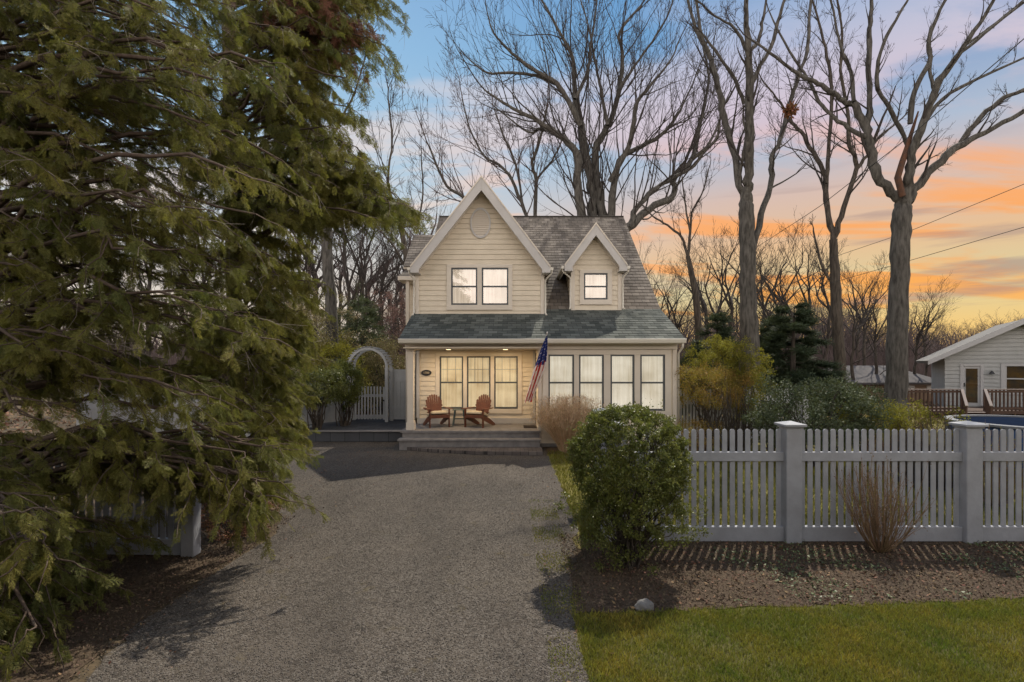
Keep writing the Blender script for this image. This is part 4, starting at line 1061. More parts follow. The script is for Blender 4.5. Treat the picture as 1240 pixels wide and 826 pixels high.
# ornamental grass
rr = np.random.default_rng(11); gr = thing('ornamental_grass', (1.5, 14.55, 0), 'tall clump of dry tan ornamental grass in front of the sunroom', 'grass clump')
T = Tubes(); 
def blades(root, name, c, n, h, spread, w, m, rr, curve=.35, plume=0):
    a = rr.uniform(0, 2*np.pi, n); s = rr.uniform(0, 1, n)**.7; L = h*rr.uniform(.65, 1.08, n); b0 = np.stack([np.cos(a)*s*.18, np.sin(a)*s*.18, np.zeros(n)], -1)+np.array(c)
    k = np.linspace(0, 1, 6); lean = s*spread
    out = (lean[:, None]*(k**(1.3))[None]); px_ = b0[:, 0:1]+np.cos(a)[:, None]*out; py_ = b0[:, 1:2]+np.sin(a)[:, None]*out; pz_ = b0[:, 2:3]+L[:, None]*k[None]-curve*(lean[:, None]*k[None]**3)*.5
    wd = w*(1-.85*k)[None, :, None]*.5; dirv = np.stack([-np.sin(a), np.cos(a), np.zeros(n)], -1)[:, None, :]; rot = rr.normal(size=(n, 1, 3))*.6; dirv = dirv+rot; dirv /= np.linalg.norm(dirv, axis=-1, keepdims=True)
    c_ = np.stack([px_, py_, pz_], -1)+rr.normal(size=(n, 6, 3))*.006*k[None, :, None]
    v = np.stack([c_-dirv*wd, c_+dirv*wd], 2).reshape(n, 12, 3); f = np.array([[2*i, 2*i+1, 2*i+3, 2*i+2] for i in range(5)])
    F_ = (f[None]+(np.arange(n)*12)[:, None, None]).reshape(-1, 4); return np_mesh(name, v.reshape(-1, 3), F_, m, root), c_
_, cc_ = blades(gr, 'blades', (1.5, 14.55, 0), 2400, 1.45, .85, .012, M['drygrass'], rr)
tips = cc_[:, 4:6].reshape(-1, 3); tips = tips[rr.uniform(size=len(tips)) < .8]; 
v, f = scatter(LEAF_V*np.array([1, .35, 1]), LEAF_F, np.repeat(tips, 3, 0)+rr.normal(size=(len(tips)*3, 3))*.03, frames(rr.normal(size=(len(tips)*3, 3))*.4+np.array([0, 0, 1]), rr.uniform(0, 6, len(tips)*3)), np.full(len(tips)*3, .06)); np_mesh('plumes', v, f, M['drygrass'], gr)
# low tan shrub right of sunroom
shrub('dry_shrub', px(850, 14.6), 14.6, 1.05, .38, .50, 'low russet dry shrub against the small distant fence', 'orange_green', 21, 6000, .035, 120, .16, bark='twig_tan', stem_n=50, stem_r=.01)
# twiggy upright shrub before the fence
def twiggy(X, Y, n, h, spread, label, seed, m='twig_tan', name='twiggy_shrub', r0=.008, leaf=None, leafm='olive'):
    rr = np.random.default_rng(seed); root = thing(name, (X, Y, 0), label, 'shrub'); T = Tubes(); L = []
    for i in range(n):
        a = rr.uniform(0, 6.28); s = rr.uniform(.05, 1)**.8; k = np.linspace(0, 1, 8); hh = h*rr.uniform(.55, 1.05)*(1-.25*s)
        out = s*spread*(k**.75); pts = np.stack([X+math.cos(a)*(.05+out), Y+math.sin(a)*(.05+out)*.8, hh*k**1.1], -1)+rr.normal(size=(8, 3))*.012*k[:, None]
        T.add(pts, r0*rr.uniform(.6, 1.2)*(1-.7*k), 4)
        for j in range(rr.integers(2, 6)):
            q = rr.integers(2, 7); d = pts[q]-pts[q-1]; d /= np.linalg.norm(d); d = d+rr.normal(size=3)*.35; l = rr.uniform(.08, .3); kk = np.linspace(0, 1, 4)[:, None]
            T.add(pts[q]+d*l*kk+np.array([0, 0, .06])*kk**2, r0*.45*(1-.6*kk[:, 0]), 3); L.append(pts[q]+d*l)
        L += [pts[q] for q in (4, 5, 6, 7)]
    T.obj('stems', M[m], root); L = np.array(L); L = np.repeat(L, 2, 0)+rr.normal(size=(len(L)*2, 3))*.012
    if leaf: leaf_obj('foliage', L, rr.normal(size=L.shape), leaf, M[leafm], root, rr)
    return root
g = G(1066, 668); twiggy(g.x, g.y, 85, 1.22, .52, 'upright tan twiggy shrub with tiny buds in front of the fence', 31, leaf=.022, leafm='twig_tan')
# ---- plants behind the fence
def at(pxx, Y): return (pxx-620)*Y/F
shrub('yellow_shrub', at(862, 15.8), 15.8, 1.2, .62, 1.75, 'spreading russet and yellow shrub beside the house corner', 'orange_green', 41, 13000, .05, 150, .22, lump=.3, stem_n=30)
shrub('yellow_shrub', at(905, 16.4), 16.4, .62, 1.25, 1.9, 'upright yellow green conifer shrub in front of the dark evergreen', 'yellow_green', 42, 12000, .05, 120, .2, lump=.2, stem_n=14)
shrub('yellow_shrub', at(868, 17.2), 17.2, .85, .8, 2.45, 'bright yellow green shrub top rising behind the spreading shrub', 'yellow_green', 43, 11000, .05, 100, .2, lump=.3, stem_n=14)
shrub('grey_green_shrub', at(985, 12.5), 12.5, 1.4, .92, 1.22, 'large rounded grey green broadleaf shrub behind the picket fence', 'greygreen', 44, 22000, .055, 260, .2, lump=.15, stem_n=40)
shrub('grey_green_shrub', at(1045, 14.0), 14.0, .75, .72, 1.15, 'smaller grey green shrub right of the large rounded one', 'greygreen', 45, 6000, .055, 100, .18, stem_n=20)
shrub('loose_shrub', at(1068, 12.0), 12.0, .95, .45, 1.2, 'loose yellow green shrub with brown stems at the foot of the big trunk', 'yellow_green', 46, 5000, .04, 60, .16, stem_n=50, stem_r=.012, bark='twig_tan', lump=.3)
shrub('loose_shrub', at(1112, 11.6), 11.6, .8, .42, 1.15, 'loose green tipped shrub between the big trunk and the pool', 'yellow_green', 47, 3600, .04, 60, .16, stem_n=60, stem_r=.012, bark='twig_tan', lump=.3)
twiggy(at(1140, 10.2), 10.2, 190, 1.6, .95, 'bare reddish thicket rising behind the fence by the pool', 48, 'bark', 'bare_thicket', .009)
twiggy(at(1205, 9.0), 9.0, 90, 1.45, .6, 'thin bare shrub behind the fence in front of the pool', 49, 'twig_tan', 'bare_thicket', .008, leaf=.03, leafm='yellow_green')
twiggy(at(1105, 10.4), 10.4, 120, 1.3, .8, 'brown bare stems behind the fence below the loose shrubs', 50, 'bark', 'bare_thicket', .009)
twiggy(at(890, 13.5), 13.5, 90, 2.0, .9, 'dark bare multi stemmed shrub under the yellow foliage', 51, 'bark', 'bare_thicket', .014)
shrub('dark_shrub', at(935, 14.4), 14.4, .5, .6, .8, 'dark green low shrub between yellow conifer and grey green shrub', 'spruce', 52, 4500, .05, 70, .18)
# ---- left by arbor
shrub('multistem_shrub', at(384, 16.9), 16.9, .95, .62, 1.70, 'rounded leafy shrub on bare stems nearest the driveway end', 'boxwood_shrub', 61, 17000, .055, 220, .16, stem_n=26, stem_r=.022)
shrub('multistem_shrub', at(417, 17.9), 17.9, .62, .78, 1.72, 'darker leafy shrub on bare stems beside the arbor', 'boxwood', 62, 13000, .055, 150, .16, stem_n=20, stem_r=.022)
shrub('russet_shrub', at(285, 7.5), 7.45, .62, .42, .42, 'low russet mounded shrub at the driveway edge beside the gate post', 'leaf_brown', 63, 7000, .03, 160, .09, bark='bark', stem_n=40, stem_r=.008)
BIG = [('leafy_thicket', 372, 23, 1.9, 2.1, 3.4, 'light green loose evergreen behind the shrubs left of the arbor', 'olive', 71),
       ('leafy_thicket', 428, 25, 1.6, 2.5, 3.0, 'speckled grey green evergreen rising behind the arbor arch', 'greygreen', 72),
       ('leafy_thicket', 462, 23.5, 1.1, 1.6, 1.9, 'pale speckled bush seen through the arbor arch', 'olive', 73),
       ('leafy_thicket', 400, 21.6, 1.4, 1.2, 2.2, 'yellowish green bush just above the multi stemmed shrubs', 'yellow_green', 74),
       ('leafy_thicket', 474, 29, 1.8, 2.6, 3.6, 'pinkish brown twiggy bush beside the house wall', 'pinkbrown', 75),
       ('leafy_thicket', 340, 20, 1.6, 2.0, 3.0, 'olive evergreen mass behind the cedar tips', 'olive', 76)]
for nm, pxx, Y, rx, rz, zc, lab, m, sd_ in BIG:
    shrub(nm, at(pxx, Y), Y, rx, rz, zc, lab, m, sd_, 20000, .065, 260, .3, lump=.3, stem_n=24, stem_r=.04)

# ---- spruces
def spruce(X, Y, h, r, label, seed, m='spruce', n=2600, size=.34, z0=.3):
    rr = np.random.default_rng(seed); root = thing('spruce_tree', (X, Y, 0), label, 'tree')
    T = Tubes(); T.add(np.array([[X, Y, -.1], [X, Y, h*.5], [X+.05, Y, h]]), np.array([.16, .1, .02]), 7)
    pos = []; dirs = []
    nb = int(h*16)
    for i in range(nb):
        t = (i+rr.uniform())/nb; z = z0+(h-z0)*t; L = r*(1-t)**.8*rr.uniform(.7, 1.12)+.1; a = rr.uniform(0, 6.28)
        d = np.array([math.cos(a), math.sin(a), rr.uniform(-.25, .12)]); b0 = np.array([X, Y, z]); k = np.linspace(0, 1, 5)[:, None]
        pts = b0+d*L*k+np.array([0, 0, -.12*L])*k**1.5+np.array([0, 0, .12*L])*k**3; T.add(pts, .02*(1-.7*k[:, 0]), 3)
        m_ = max(3, int(n/nb*(L/r+.3)))
        q = rr.uniform(.25, 1, m_)[:, None]; pp = b0+d*L*q+np.array([0, 0, -.12*L])*q**1.5; side = np.cross(d, [0, 0, 1]); 
        sd2 = rr.choice([-1, 1], m_)[:, None]*rr.uniform(.0, .9, m_)[:, None]
        pos.append(pp); dirs.append(d+side*sd2+rr.normal(size=(m_, 3))*.15)
    T.obj('trunk', M['bark'], root); pos = np.vstack(pos); dirs = np.vstack(dirs); tv, tf = spray_template(3, 7, fine=False)
    tv = tv*np.array([1, 1.3, 1.0]); tv[:, 2] *= 2
    v, f = scatter(tv, tf, pos, frames(dirs, rr.normal(size=len(pos))*.5), size*rr.uniform(.6, 1.3, len(pos))); 
    # thicker needles
    np_mesh('crown', v, f, M[m], root); return root
spruce(at(960, 19.5), 19.5, 4.5, 2.0, 'large dark evergreen behind the grey green shrub', 81, n=9000, size=.45)
spruce(at(938, 22), 22, 4.2, 1.5, 'dark evergreen partly hidden by the thick bare trunk', 82, n=3600, size=.48)
spruce(at(868, 23), 23, 4.6, 1.3, 'slender dark spruce close beside the house roof end', 83, n=2600, size=.45)
spruce(at(842, 21.5), 21.5, 3.3, 1.1, 'small dark spruce against the house corner', 84, n=2200, size=.42)
spruce(at(440, 27), 27, 5.6, 1.9, 'tall faded spruce behind the arbor', 85, 'greygreen', n=3600, size=.5)

# =================================================================== THE BIG CEDAR
FR = [spray_template(s, 7) for s in (1, 2, 3)]
def cedar(name, trunk, h, targets, label, seed, nspray_per=60, slen=(.22, .42), m='cedar', brown=(), tr=.30):
    rr = np.random.default_rng(seed); root = thing(name, (trunk[0], trunk[1], 0), label, 'tree')
    T = Tubes(); zt = np.linspace(-.1, h, 10); T.add(np.stack([trunk[0]+.1*np.sin(zt*.5), trunk[1]+.08*np.cos(zt*.7), zt], -1), np.linspace(tr, .05, 10), 10)
    Pn = []; Dn = []; Sn = []; B = Tubes(); isb = []
    for (tx, ty, tz) in targets:
        e = np.array([tx, ty, tz]); hd = math.hypot(tx-trunk[0], ty-trunk[1]); zs = min(h-.4, max(.5, tz-.10*hd+rr.normal()*.25)); a = np.array([trunk[0], trunk[1], zs])
        k = np.linspace(0, 1, 9)[:, None]; pts = a*(1-k)+e*k; pts[:, 2] += (.13*hd*np.sin(k[:, 0]*np.pi)); pts[1:-1] += rr.normal(size=(7, 3))*.05*hd/3
        r0 = .012+.008*hd; B.add(pts, r0*(1-.8*k[:, 0])+.002, 5)
        L = np.linalg.norm(e-a); brn = (tx, tz) in brown
        ns = int(3+L*2.6)
        for j in range(ns):
            tt = rr.uniform(.35, 1) if j else 1.0; i = min(7, int(tt*8)); fr = tt*8-i; q = pts[i]*(1-fr)+pts[i+1]*fr; dd = pts[i+1]-pts[i]; dd /= np.linalg.norm(dd)
            side = np.cross(dd, [0, 0, 1.]); side /= np.linalg.norm(side)+1e-9; sg = rr.choice([-1, 1]); d2 = dd*rr.uniform(.3, .9)+side*sg*rr.uniform(.2, .9)+np.array([0, 0, rr.uniform(-.25, .3)]); d2 /= np.linalg.norm(d2)
            l2 = rr.uniform(.35, .95)*(1.15-.4*tt); kk = np.linspace(0, 1, 6)[:, None]; p2 = q+d2*l2*kk+np.array([0, 0, -.32*l2])*kk**2+np.vstack([np.zeros(3), rr.normal(size=(5, 3))*.02])
            B.add(p2, .008*(1-.75*kk[:, 0])+.0015, 3)
            m_ = int(nspray_per*l2/ns*2.2)+3
            qq = rr.uniform(.12, 1, m_); ii = np.minimum(4, (qq*5).astype(int)); ff = (qq*5-ii)[:, None]; pp = p2[ii]*(1-ff)+p2[ii+1]*ff
            dd2 = d2*.55+rr.normal(size=(m_, 3))*.45+np.array([0, 0, -1.0]); Pn.append(pp); Dn.append(dd2); Sn.append(rr.uniform(*slen, m_)); isb.append(np.full(m_, brn))
    T.obj('trunk', M['cedar_bark'], root); B.obj('branches', M['cedar_bark'], root)
    TW = Tubes()
    allp = np.vstack(Pn)
    for i in rr.integers(0, len(allp), 800):
        q = allp[i]
        if q[2] < 1.6: continue
        d = rr.normal(size=3)*.7+np.array([.4, 0, -.35]); d /= np.linalg.norm(d); l = rr.uniform(.12, .45); kk = np.linspace(0, 1, 5)[:, None]
        pp = q+d*l*kk+rr.normal(size=(5, 3))*.02+np.array([0, 0, -.2*l])*kk**2; TW.add(pp, .0028*(1-.6*kk[:, 0]), 3)
        for _ in range(2): j = rr.integers(1, 4); d2 = d+rr.normal(size=3)*.6; TW.add(pp[j]+d2*l*.4*kk[:4]/kk[3], .0018*(1-.5*kk[:4, 0]), 3)
    TW.obj('bare_twigs', M['grey_twig'], root)
    Pn = np.vstack(Pn); Dn = np.vstack(Dn); Sn = np.concatenate(Sn); isb = np.concatenate(isb)
    kp = Pn[:, 2] > .12; Pn, Dn, Sn, isb = Pn[kp], Dn[kp], Sn[kp], isb[kp]
    V_, F_ = [], []; o = 0; which = rr.integers(0, 3, len(Pn))
    for w in range(3):
        s_ = (which == w) & ~isb
        v, f = scatter(FR[w][0], FR[w][1], Pn[s_], frames(Dn[s_], rr.uniform(0, 6.28, s_.sum())), Sn[s_]); V_.append(v); F_.append(f+o); o += len(v)
    np_mesh('foliage', np.vstack(V_), np.vstack(F_), M[m], root)
    if isb.any():
        v, f = scatter(FR[0][0], FR[0][1], Pn[isb], frames(Dn[isb], rr.uniform(0, 6.28, isb.sum())), Sn[isb]); np_mesh('dead_foliage', v, f, M['leaf_brown'], root)
    print(name, 'sprays', len(Pn)); return root
def inpoly(x, y, poly):
    c = False; n = len(poly)
    for i in range(n):
        (x1, y1), (x2, y2) = poly[i], poly[(i+1) % n]
        if (y1 > y) != (y2 > y) and x < (x2-x1)*(y-y1)/(y2-y1)+x1: c = not c
    return c
def targets(poly, n, y0, y1, seed, zmin=.2, holes=()):
    rr = np.random.default_rng(seed); out = []; xs = [p[0] for p in poly]; ys = [p[1] for p in poly]
    while len(out) < n:
        x, y = rr.uniform(min(xs), max(xs)), rr.uniform(min(ys), max(ys))
        if not inpoly(x, y, poly): continue
        if any(inpoly(x, y, h) and rr.uniform() < .93 for h in holes): continue
        Y = rr.uniform(y0, y1)
        if y > HY+5: Y = min(Y, (H-zmin)*F/(y-HY))
        p = P(x, y, Y); out.append((p.x, p.y, p.z))
    return out
big = [(-60, -60), (330, -60), (345, 60), (330, 200), (320, 330), (320, 400), (310, 470), (285, 515), (215, 475), (60, 480), (20, 540), (-60, 560)]
hole = [[(0, 15), (110, 55), (175, 90), (160, 140), (60, 120), (0, 70)], [(10, 195), (120, 220), (180, 270), (90, 275), (0, 250)]]
low = [(-60, 600), (40, 620), (150, 640), (160, 655), (90, 690), (40, 780), (-60, 830)]
t1 = targets(big, 185, 4.8, 8.2, 1, holes=hole)+targets([(-60, 560), (70, 590), (120, 650), (100, 720), (30, 800), (-60, 840)], 26, 4.4, 6.4, 22)+targets(low, 26, 3.9, 6.4, 2)+targets([(235, 560), (320, 530), (335, 590), (300, 620), (245, 600)], 24, 5.5, 6.5, 3)
cedar('cedar_tree', (-6.6, 6.0), 12.5, t1, 'huge drooping evergreen filling the left foreground with feathery olive boughs', 5, 125, slen=(.08, .19))
second = [(330, -60), (455, -60), (450, 60), (425, 110), (425, 165), (440, 190), (462, 215), (480, 240), (470, 265), (440, 275), (420, 250), (385, 285), (385, 345), (360, 400), (345, 450), (335, 500), (320, 560), (290, 500), (300, 300), (310, 100)]
t2 = targets(second, 120, 7.6, 10.6, 4)+targets([(420, 190), (470, 215), (485, 240), (470, 262), (425, 250)], 22, 8.4, 9.8, 6)+targets([(250, 400), (370, 380), (365, 470), (340, 570), (260, 590)], 60, 8.6, 11.5, 7)
t2 += targets([(240, 60), (320, 60), (320, 420), (240, 420)], 26, 8.0, 9.0, 12)
bt = targets([(385, 0), (450, 0), (445, 60), (400, 50)], 9, 8.2, 9.2, 8); t2 += bt
cedar('cedar_tree', (-4.9, 9.2), 13.5, t2, 'second drooping evergreen with hanging golden green tips against the sky', 6, 100, slen=(.10, .23), tr=.15, brown=set((a, c) for a, _, c in bt))

# =================================================================== BARE TREES
px_tree('bare_tree', 31, (at(716, 31), 31), [(716, 500, 13), (718, 420, 12), (719, 370, 10)], [
    [(718, 380, 9), (712, 300, 9), (703, 250, 8), (700, 222, 8), (699, 190, 7), (689, 174, 6), (660, 152, 5), (634, 138, 4), (610, 125, 3), (587, 109, 2)],
    [(719, 380, 9), (720, 310, 9), (717, 250, 8.5), (714, 207, 8), (703, 152, 7), (696, 120, 6), (694, 73, 4.5), (678, 40, 3.5), (660, 7, 2.5), (640, -20, 2)],
    [(703, 152, 6), (688, 122, 5), (674, 102, 5), (641, 80, 4), (620, 65, 3), (598, 40, 2), (590, 15, 1.5)],
    [(721, 385, 8), (731, 310, 8), (729, 250, 8), (721, 185, 7), (736, 152, 6), (750, 109, 5), (754, 65, 4), (750, 40, 3.5), (776, 7, 2.5)],
    [(722, 385, 8), (739, 310, 7.5), (741, 255, 7.5), (750, 196, 6), (769, 181, 5), (801, 163, 4), (819, 141, 3), (835, 110, 2)],
    [(738, 220, 5), (765, 167, 5), (770, 127, 4), (787, 105, 3), (812, 73, 2), (822, 50, 1.5)],
    [(674, 102, 4), (650, 92, 3.5), (620, 88, 3), (590, 88, 2.5), (566, 70, 1.5)],
    [(699, 190, 5), (680, 165, 4), (655, 155, 3.5), (640, 160, 2.5), (600, 130, 1.5)],
    [(696, 120, 4), (712, 85, 3.5), (716, 50, 3), (722, 10, 2), (724, -20, 1.5)],
    [(736, 152, 4), (728, 110, 3.5), (722, 80, 3), (712, 30, 2), (700, -10, 1.5)],
    [(750, 109, 4), (768, 80, 3), (790, 50, 2.5), (808, 20, 2), (818, -10, 1.5)]],
    'large spreading bare tree rising directly behind the house ridge', seed=101, m_trunk='bark_grey', spread=.35, rmin=.010, kidlen=.30, maxl=4, dens=.85)
px_tree('bare_tree', 29, (at(705, 29), 29), [(705, 500, 14), (728, 380, 12), (742, 300, 11), (752, 284, 9)], [
    [(750, 286, 8), (761, 276, 8), (787, 254, 7), (816, 236, 6), (818, 214, 5.5), (838, 192, 5), (849, 145, 4), (858, 94, 3), (850, 50, 2)],
    [(761, 276, 6), (772, 252, 5.5), (790, 232, 5), (815, 215, 4), (840, 200, 4), (863, 167, 3), (880, 120, 2)],
    [(838, 192, 4), (866, 170, 3), (872, 140, 2.5), (868, 100, 2)]],
    'bare tree leaning out right from behind the house roof', seed=102, spread=.3, rmin=.010, kidlen=.28, dens=1.0)
px_tree('bare_tree', 38, (at(647, 38), 38), [(650, 480, 9), (649, 330, 7), (648, 262, 6)], [
    [(648, 262, 4), (649, 218, 4), (645, 196, 3.5), (655, 165, 3), (662, 130, 2)],
    [(646, 280, 4), (634, 254, 4), (620, 218, 3.5), (605, 200, 3), (587, 189, 2.5), (569, 156, 2), (560, 120, 1.5)],
    [(640, 300, 4), (600, 270, 4), (570, 248, 3.5), (559, 237, 3.5), (541, 226, 3), (527, 195, 2.5), (516, 170, 1.5)],
    [(634, 254, 3), (625, 200, 3), (610, 165, 2.5), (598, 130, 1.5)],
    [(649, 218, 3), (668, 195, 2.5), (680, 170, 2), (688, 140, 1.5)]],
    'finely branched pale bare tree rising between the gable peak and the big spreading tree', seed=103, m_br='twig_far', spread=.3, rmin=.012, kidlen=.34, dens=1.1)
tB = px_tree('bare_tree', 19, (at(912, 19), 19), [(913, 525, 16), (909, 440, 13), (906, 380, 11.5), (905, 300, 10.5), (904, 250, 10), (903, 228, 9)], [
    [(903, 235, 8), (907, 220, 8), (907, 182, 8), (906, 142, 7), (907, 94, 7), (906, 57, 6), (904, 19, 4.5), (903, -25, 4)],
    [(902, 235, 7), (896, 225, 7), (889, 189, 6.5), (879, 151, 6), (871, 113, 6), (863, 79, 5.5), (854, 57, 5), (843, 35, 4), (833, 0, 3), (828, -30, 2.5)],
    [(908, 320, 5), (921, 262, 6), (934, 220, 5.5), (934, 192, 5), (944, 170, 5), (953, 138, 5), (961, 110, 4.5), (969, 88, 4), (977, 63, 4), (980, 25, 3.5), (984, -20, 3)],
    [(909, 107, 5), (918, 85, 4.5), (934, 57, 4), (944, 19, 3.5), (953, -10, 3)],
    [(906, 62, 4), (918, 50, 4), (925, 19, 3), (930, -15, 2.5)],
    [(901, 126, 4), (887, 91, 3.5), (865, 60, 3), (850, 40, 2)],
    [(903, 60, 4), (890, 35, 3), (865, 19, 2.5), (846, 2, 2), (820, -15, 1.5)],
    [(858, 62, 4), (850, 45, 3.5), (843, 0, 3), (836, -30, 2)],
    [(895, 215, 4), (903, 170, 3), (900, 140, 2.5)]],
    'tall bare tree with thick trunk forking above the yellow shrubs right of the house', seed=104, m_trunk='bark_grey', rmin=.006, kidlen=.16, dens=.8, maxl=4)
px_tree('bare_tree', 24, (at(1018, 24), 24), [(1019, 500, 8.5), (1016, 435, 7.5), (1012, 351, 7), (1009, 290, 6.5)], [
    [(1009, 292, 6), (1001, 252, 5.5), (999, 214, 5), (985, 185, 4.5), (970, 160, 4), (956, 145, 3.5), (945, 125, 2.5), (925, 100, 2)],
    [(1001, 222, 4), (1003, 186, 4), (1007, 110, 3.5), (999, 57, 3), (990, 20, 2.5), (980, -15, 2)],
    [(1010, 288, 5), (1021, 252, 5), (1037, 202, 4.5), (1028, 176, 4), (1026, 135, 3.5), (1018, 85, 3), (1020, 40, 2.5), (1012, -10, 2)],
    [(1037, 205, 4), (1050, 188, 3.5), (1065, 165, 3), (1085, 150, 2), (1100, 135, 1.5)],
    [(1012, 351, 3), (995, 320, 3), (985, 280, 2)]],
    'dark bare tree with twin upright forks between the two thickest trunks', seed=105, m_trunk='bark', rmin=.007, kidlen=.2, dens=.9)
tD = px_tree('bare_tree', 15, (at(1083, 15), 15), [(1083, 548, 18), (1085, 480, 14), (1087, 400, 12.5), (1089, 320, 11.5), (1092, 262, 12), (1095, 240, 12)], [
    [(1092, 246, 9), (1084, 236, 8), (1062, 214, 8), (1053, 180, 7.5), (1047, 151, 7), (1034, 126, 6), (1025, 124, 5), (1009, 113, 5), (990, 101, 4.5), (969, 91, 4), (931, 63, 3), (905, 45, 2)],
    [(1049, 166, 5), (1021, 151, 4.5), (1003, 135, 4), (990, 121, 4), (981, 101, 3.5), (969, 82, 3), (944, 41, 2.5), (930, 10, 1.5)],
    [(1050, 155, 5), (1053, 130, 5), (1053, 95, 5), (1053, 50, 5), (1055, 19, 4), (1056, -20, 3.5)],
    [(1034, 123, 4), (1031, 88, 4), (1018, 57, 3), (1009, 13, 2.5), (1000, -20, 2)],
    [(1096, 246, 9), (1100, 220, 8), (1103, 195, 7), (1110, 167, 7), (1125, 132, 6), (1132, 110, 6), (1147, 85, 5.5), (1166, 57, 4.5), (1192, 19, 3.5), (1212, -15, 3)],
    [(1132, 110, 4), (1157, 72, 4), (1192, 41, 3), (1240, 3, 2.5), (1270, -20, 2)],
    [(1113, 160, 4), (1141, 120, 4), (1185, 95, 3.5), (1240, 70, 2.5)],
    [(1100, 246, 9), (1107, 230, 8), (1132, 202, 7), (1160, 178, 7), (1192, 161, 5), (1240, 135, 4.5), (1300, 108, 4)],
    [(1160, 180, 5), (1179, 151, 5), (1210, 123, 4.5), (1240, 109, 4), (1300, 85, 3)],
    [(1098, 175, 4), (1090, 155, 4.5), (1072, 123, 4), (1062, 101, 4), (1066, 63, 3.5), (1084, 25, 3), (1102, -5, 2)],
    [(1102, 150, 5), (1107, 110, 5), (1125, 76, 4.5), (1125, 47, 4), (1135, 19, 3.5), (1150, -10, 3)],
    [(1132, 112, 3.5), (1126, 85, 3.5), (1127, 60, 3)],
    [(1166, 57, 3), (1190, 40, 2.5), (1215, 20, 2), (1245, -5, 1.5)]],
    'massive bare tree with grey trunk and wide fan of limbs at the right', seed=106, m_trunk='bark_grey', rmin=.0048, kidlen=.15, dens=.75, maxl=4)
T = Tubes(); q = [P(x, y, 14.72) for x, y in ((1093, 238), (1087, 215), (1093, 195), (1098, 180), (1104, 160), (1112, 135))]; T.add([tuple(v) for v in q], [.085, .085, .08, .07, .05, .02], 8); T.obj('dead_limb', M['bark_rust'], tD)
px_tree('bare_tree', 26, (at(848, 26), 26), [(849, 500, 5.5), (848, 435, 5), (843, 360, 4.5), (833, 310, 4)], [
    [(833, 310, 3), (825, 287, 3), (808, 273, 2.5), (791, 262, 2), (780, 250, 1.5)],
    [(833, 308, 3.5), (836, 282, 3), (838, 257, 2.5), (850, 235, 2), (858, 205, 1.5)],
    [(836, 282, 2.5), (830, 250, 2), (826, 215, 1.5)]],
    'slim curving bare tree just right of the house roof', seed=107, m_trunk='bark', rmin=.008, kidlen=.3, dens=.9)
px_tree('bare_tree', 22, (at(402, 22), 22), [(403, 520, 8.5), (402, 395, 8), (395, 280, 7.5), (388, 200, 7), (380, 100, 6), (372, 0, 5), (368, -80, 4)],
    [[(388, 200, 3), (410, 150, 2.5), (430, 110, 2), (445, 60, 1.5)], [(380, 100, 3), (400, 50, 2), (410, 0, 1.5)]],
    'tall straight grey trunk glimpsed through the hanging evergreen boughs', seed=108, rmin=.009, kidlen=.25, dens=.6)
px_tree('bare_tree', 28, (at(505, 28), 28), [(512, 470, 6), (505, 400, 5), (495, 330, 4.5), (485, 270, 4)],
    [[(485, 270, 3), (470, 220, 3), (475, 170, 2.5), (470, 120, 2)], [(487, 275, 3), (505, 268, 2.5), (512, 235, 2), (510, 190, 1.5)], [(495, 330, 3), (478, 300, 2.5), (455, 270, 2), (440, 230, 1.5)]],
    'thin bare tree standing between the evergreen and the left end of the house', seed=109, m_trunk='bark', rmin=.009, kidlen=.35)
# nest
rr = np.random.default_rng(9); c = P(957, 134, 19); ns = thing('leaf_nest', tuple(c), 'clump of brown leaves nested in a fork of the tall bare tree', 'nest')
p_, d_ = ell_points(260, c, (.22, .2, .2), .3, rr); leaf_obj('nest_leaves', p_, d_, .13, M['nest'], ns, rr)

# ---- generic bare trees for the woods
VAR = []
for k in range(7):
    rr = np.random.default_rng(200+k); T = Tubes(); B = Tubes()
    h = 10.0; n = 12; z = np.linspace(0, h*.55, n); w = np.cumsum(rr.normal(size=(n, 2))*.05, axis=0)
    pts = np.column_stack([w, z-.1]); T.add(pts, np.linspace(.15, .085, n), 7)
    top = pts[-1]
    for j in range(rr.integers(2, 4)):
        a = rr.uniform(0, 6.28); d = np.array([math.cos(a)*.45, math.sin(a)*.45, 1.]); grow(B, top-np.array([0, 0, .1*j]), d, h*rr.uniform(.3, .42), .075, 1, 4, rr, .08, .14, (3, 5), .009)
    for j in range(rr.integers(5, 9)):
        i = rr.integers(4, n); a = rr.uniform(0, 6.28); d = np.array([math.cos(a), math.sin(a), rr.uniform(.5, 1.2)]); grow(B, pts[i], d, h*rr.uniform(.14, .32), .045, 2, 4, rr, .08, .16, (3, 5), .009)
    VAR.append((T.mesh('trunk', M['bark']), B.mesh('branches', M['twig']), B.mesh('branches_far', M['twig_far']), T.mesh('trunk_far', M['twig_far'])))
def woods_tree(k, X, Y, s, rz, label, group, far=False, sx=1.0):
    o = thing('woodland_tree', (X, Y, 0), label, 'tree', group); o.scale = (s*sx, s*sx, s); o.rotation_euler = (0, 0, rz)
    tr = bpy.data.objects.new('trunk', VAR[k][3 if far else 0]); COL.objects.link(tr); tr.parent = o
    br = bpy.data.objects.new('branches', VAR[k][2 if far else 1]); COL.objects.link(br); br.parent = o
    return o
rr = np.random.default_rng(77)
ORD = ['leftmost', 'second from the left', 'third from the left', 'fourth from the left', 'fifth from the left', 'sixth from the left', 'seventh from the left', 'eighth from the left', 'ninth from the left', 'tenth from the left', 'tenth from the right', 'ninth from the right', 'eighth from the right', 'seventh from the right', 'sixth from the right', 'fifth from the right', 'fourth from the right', 'third from the right', 'second from the right', 'rightmost']
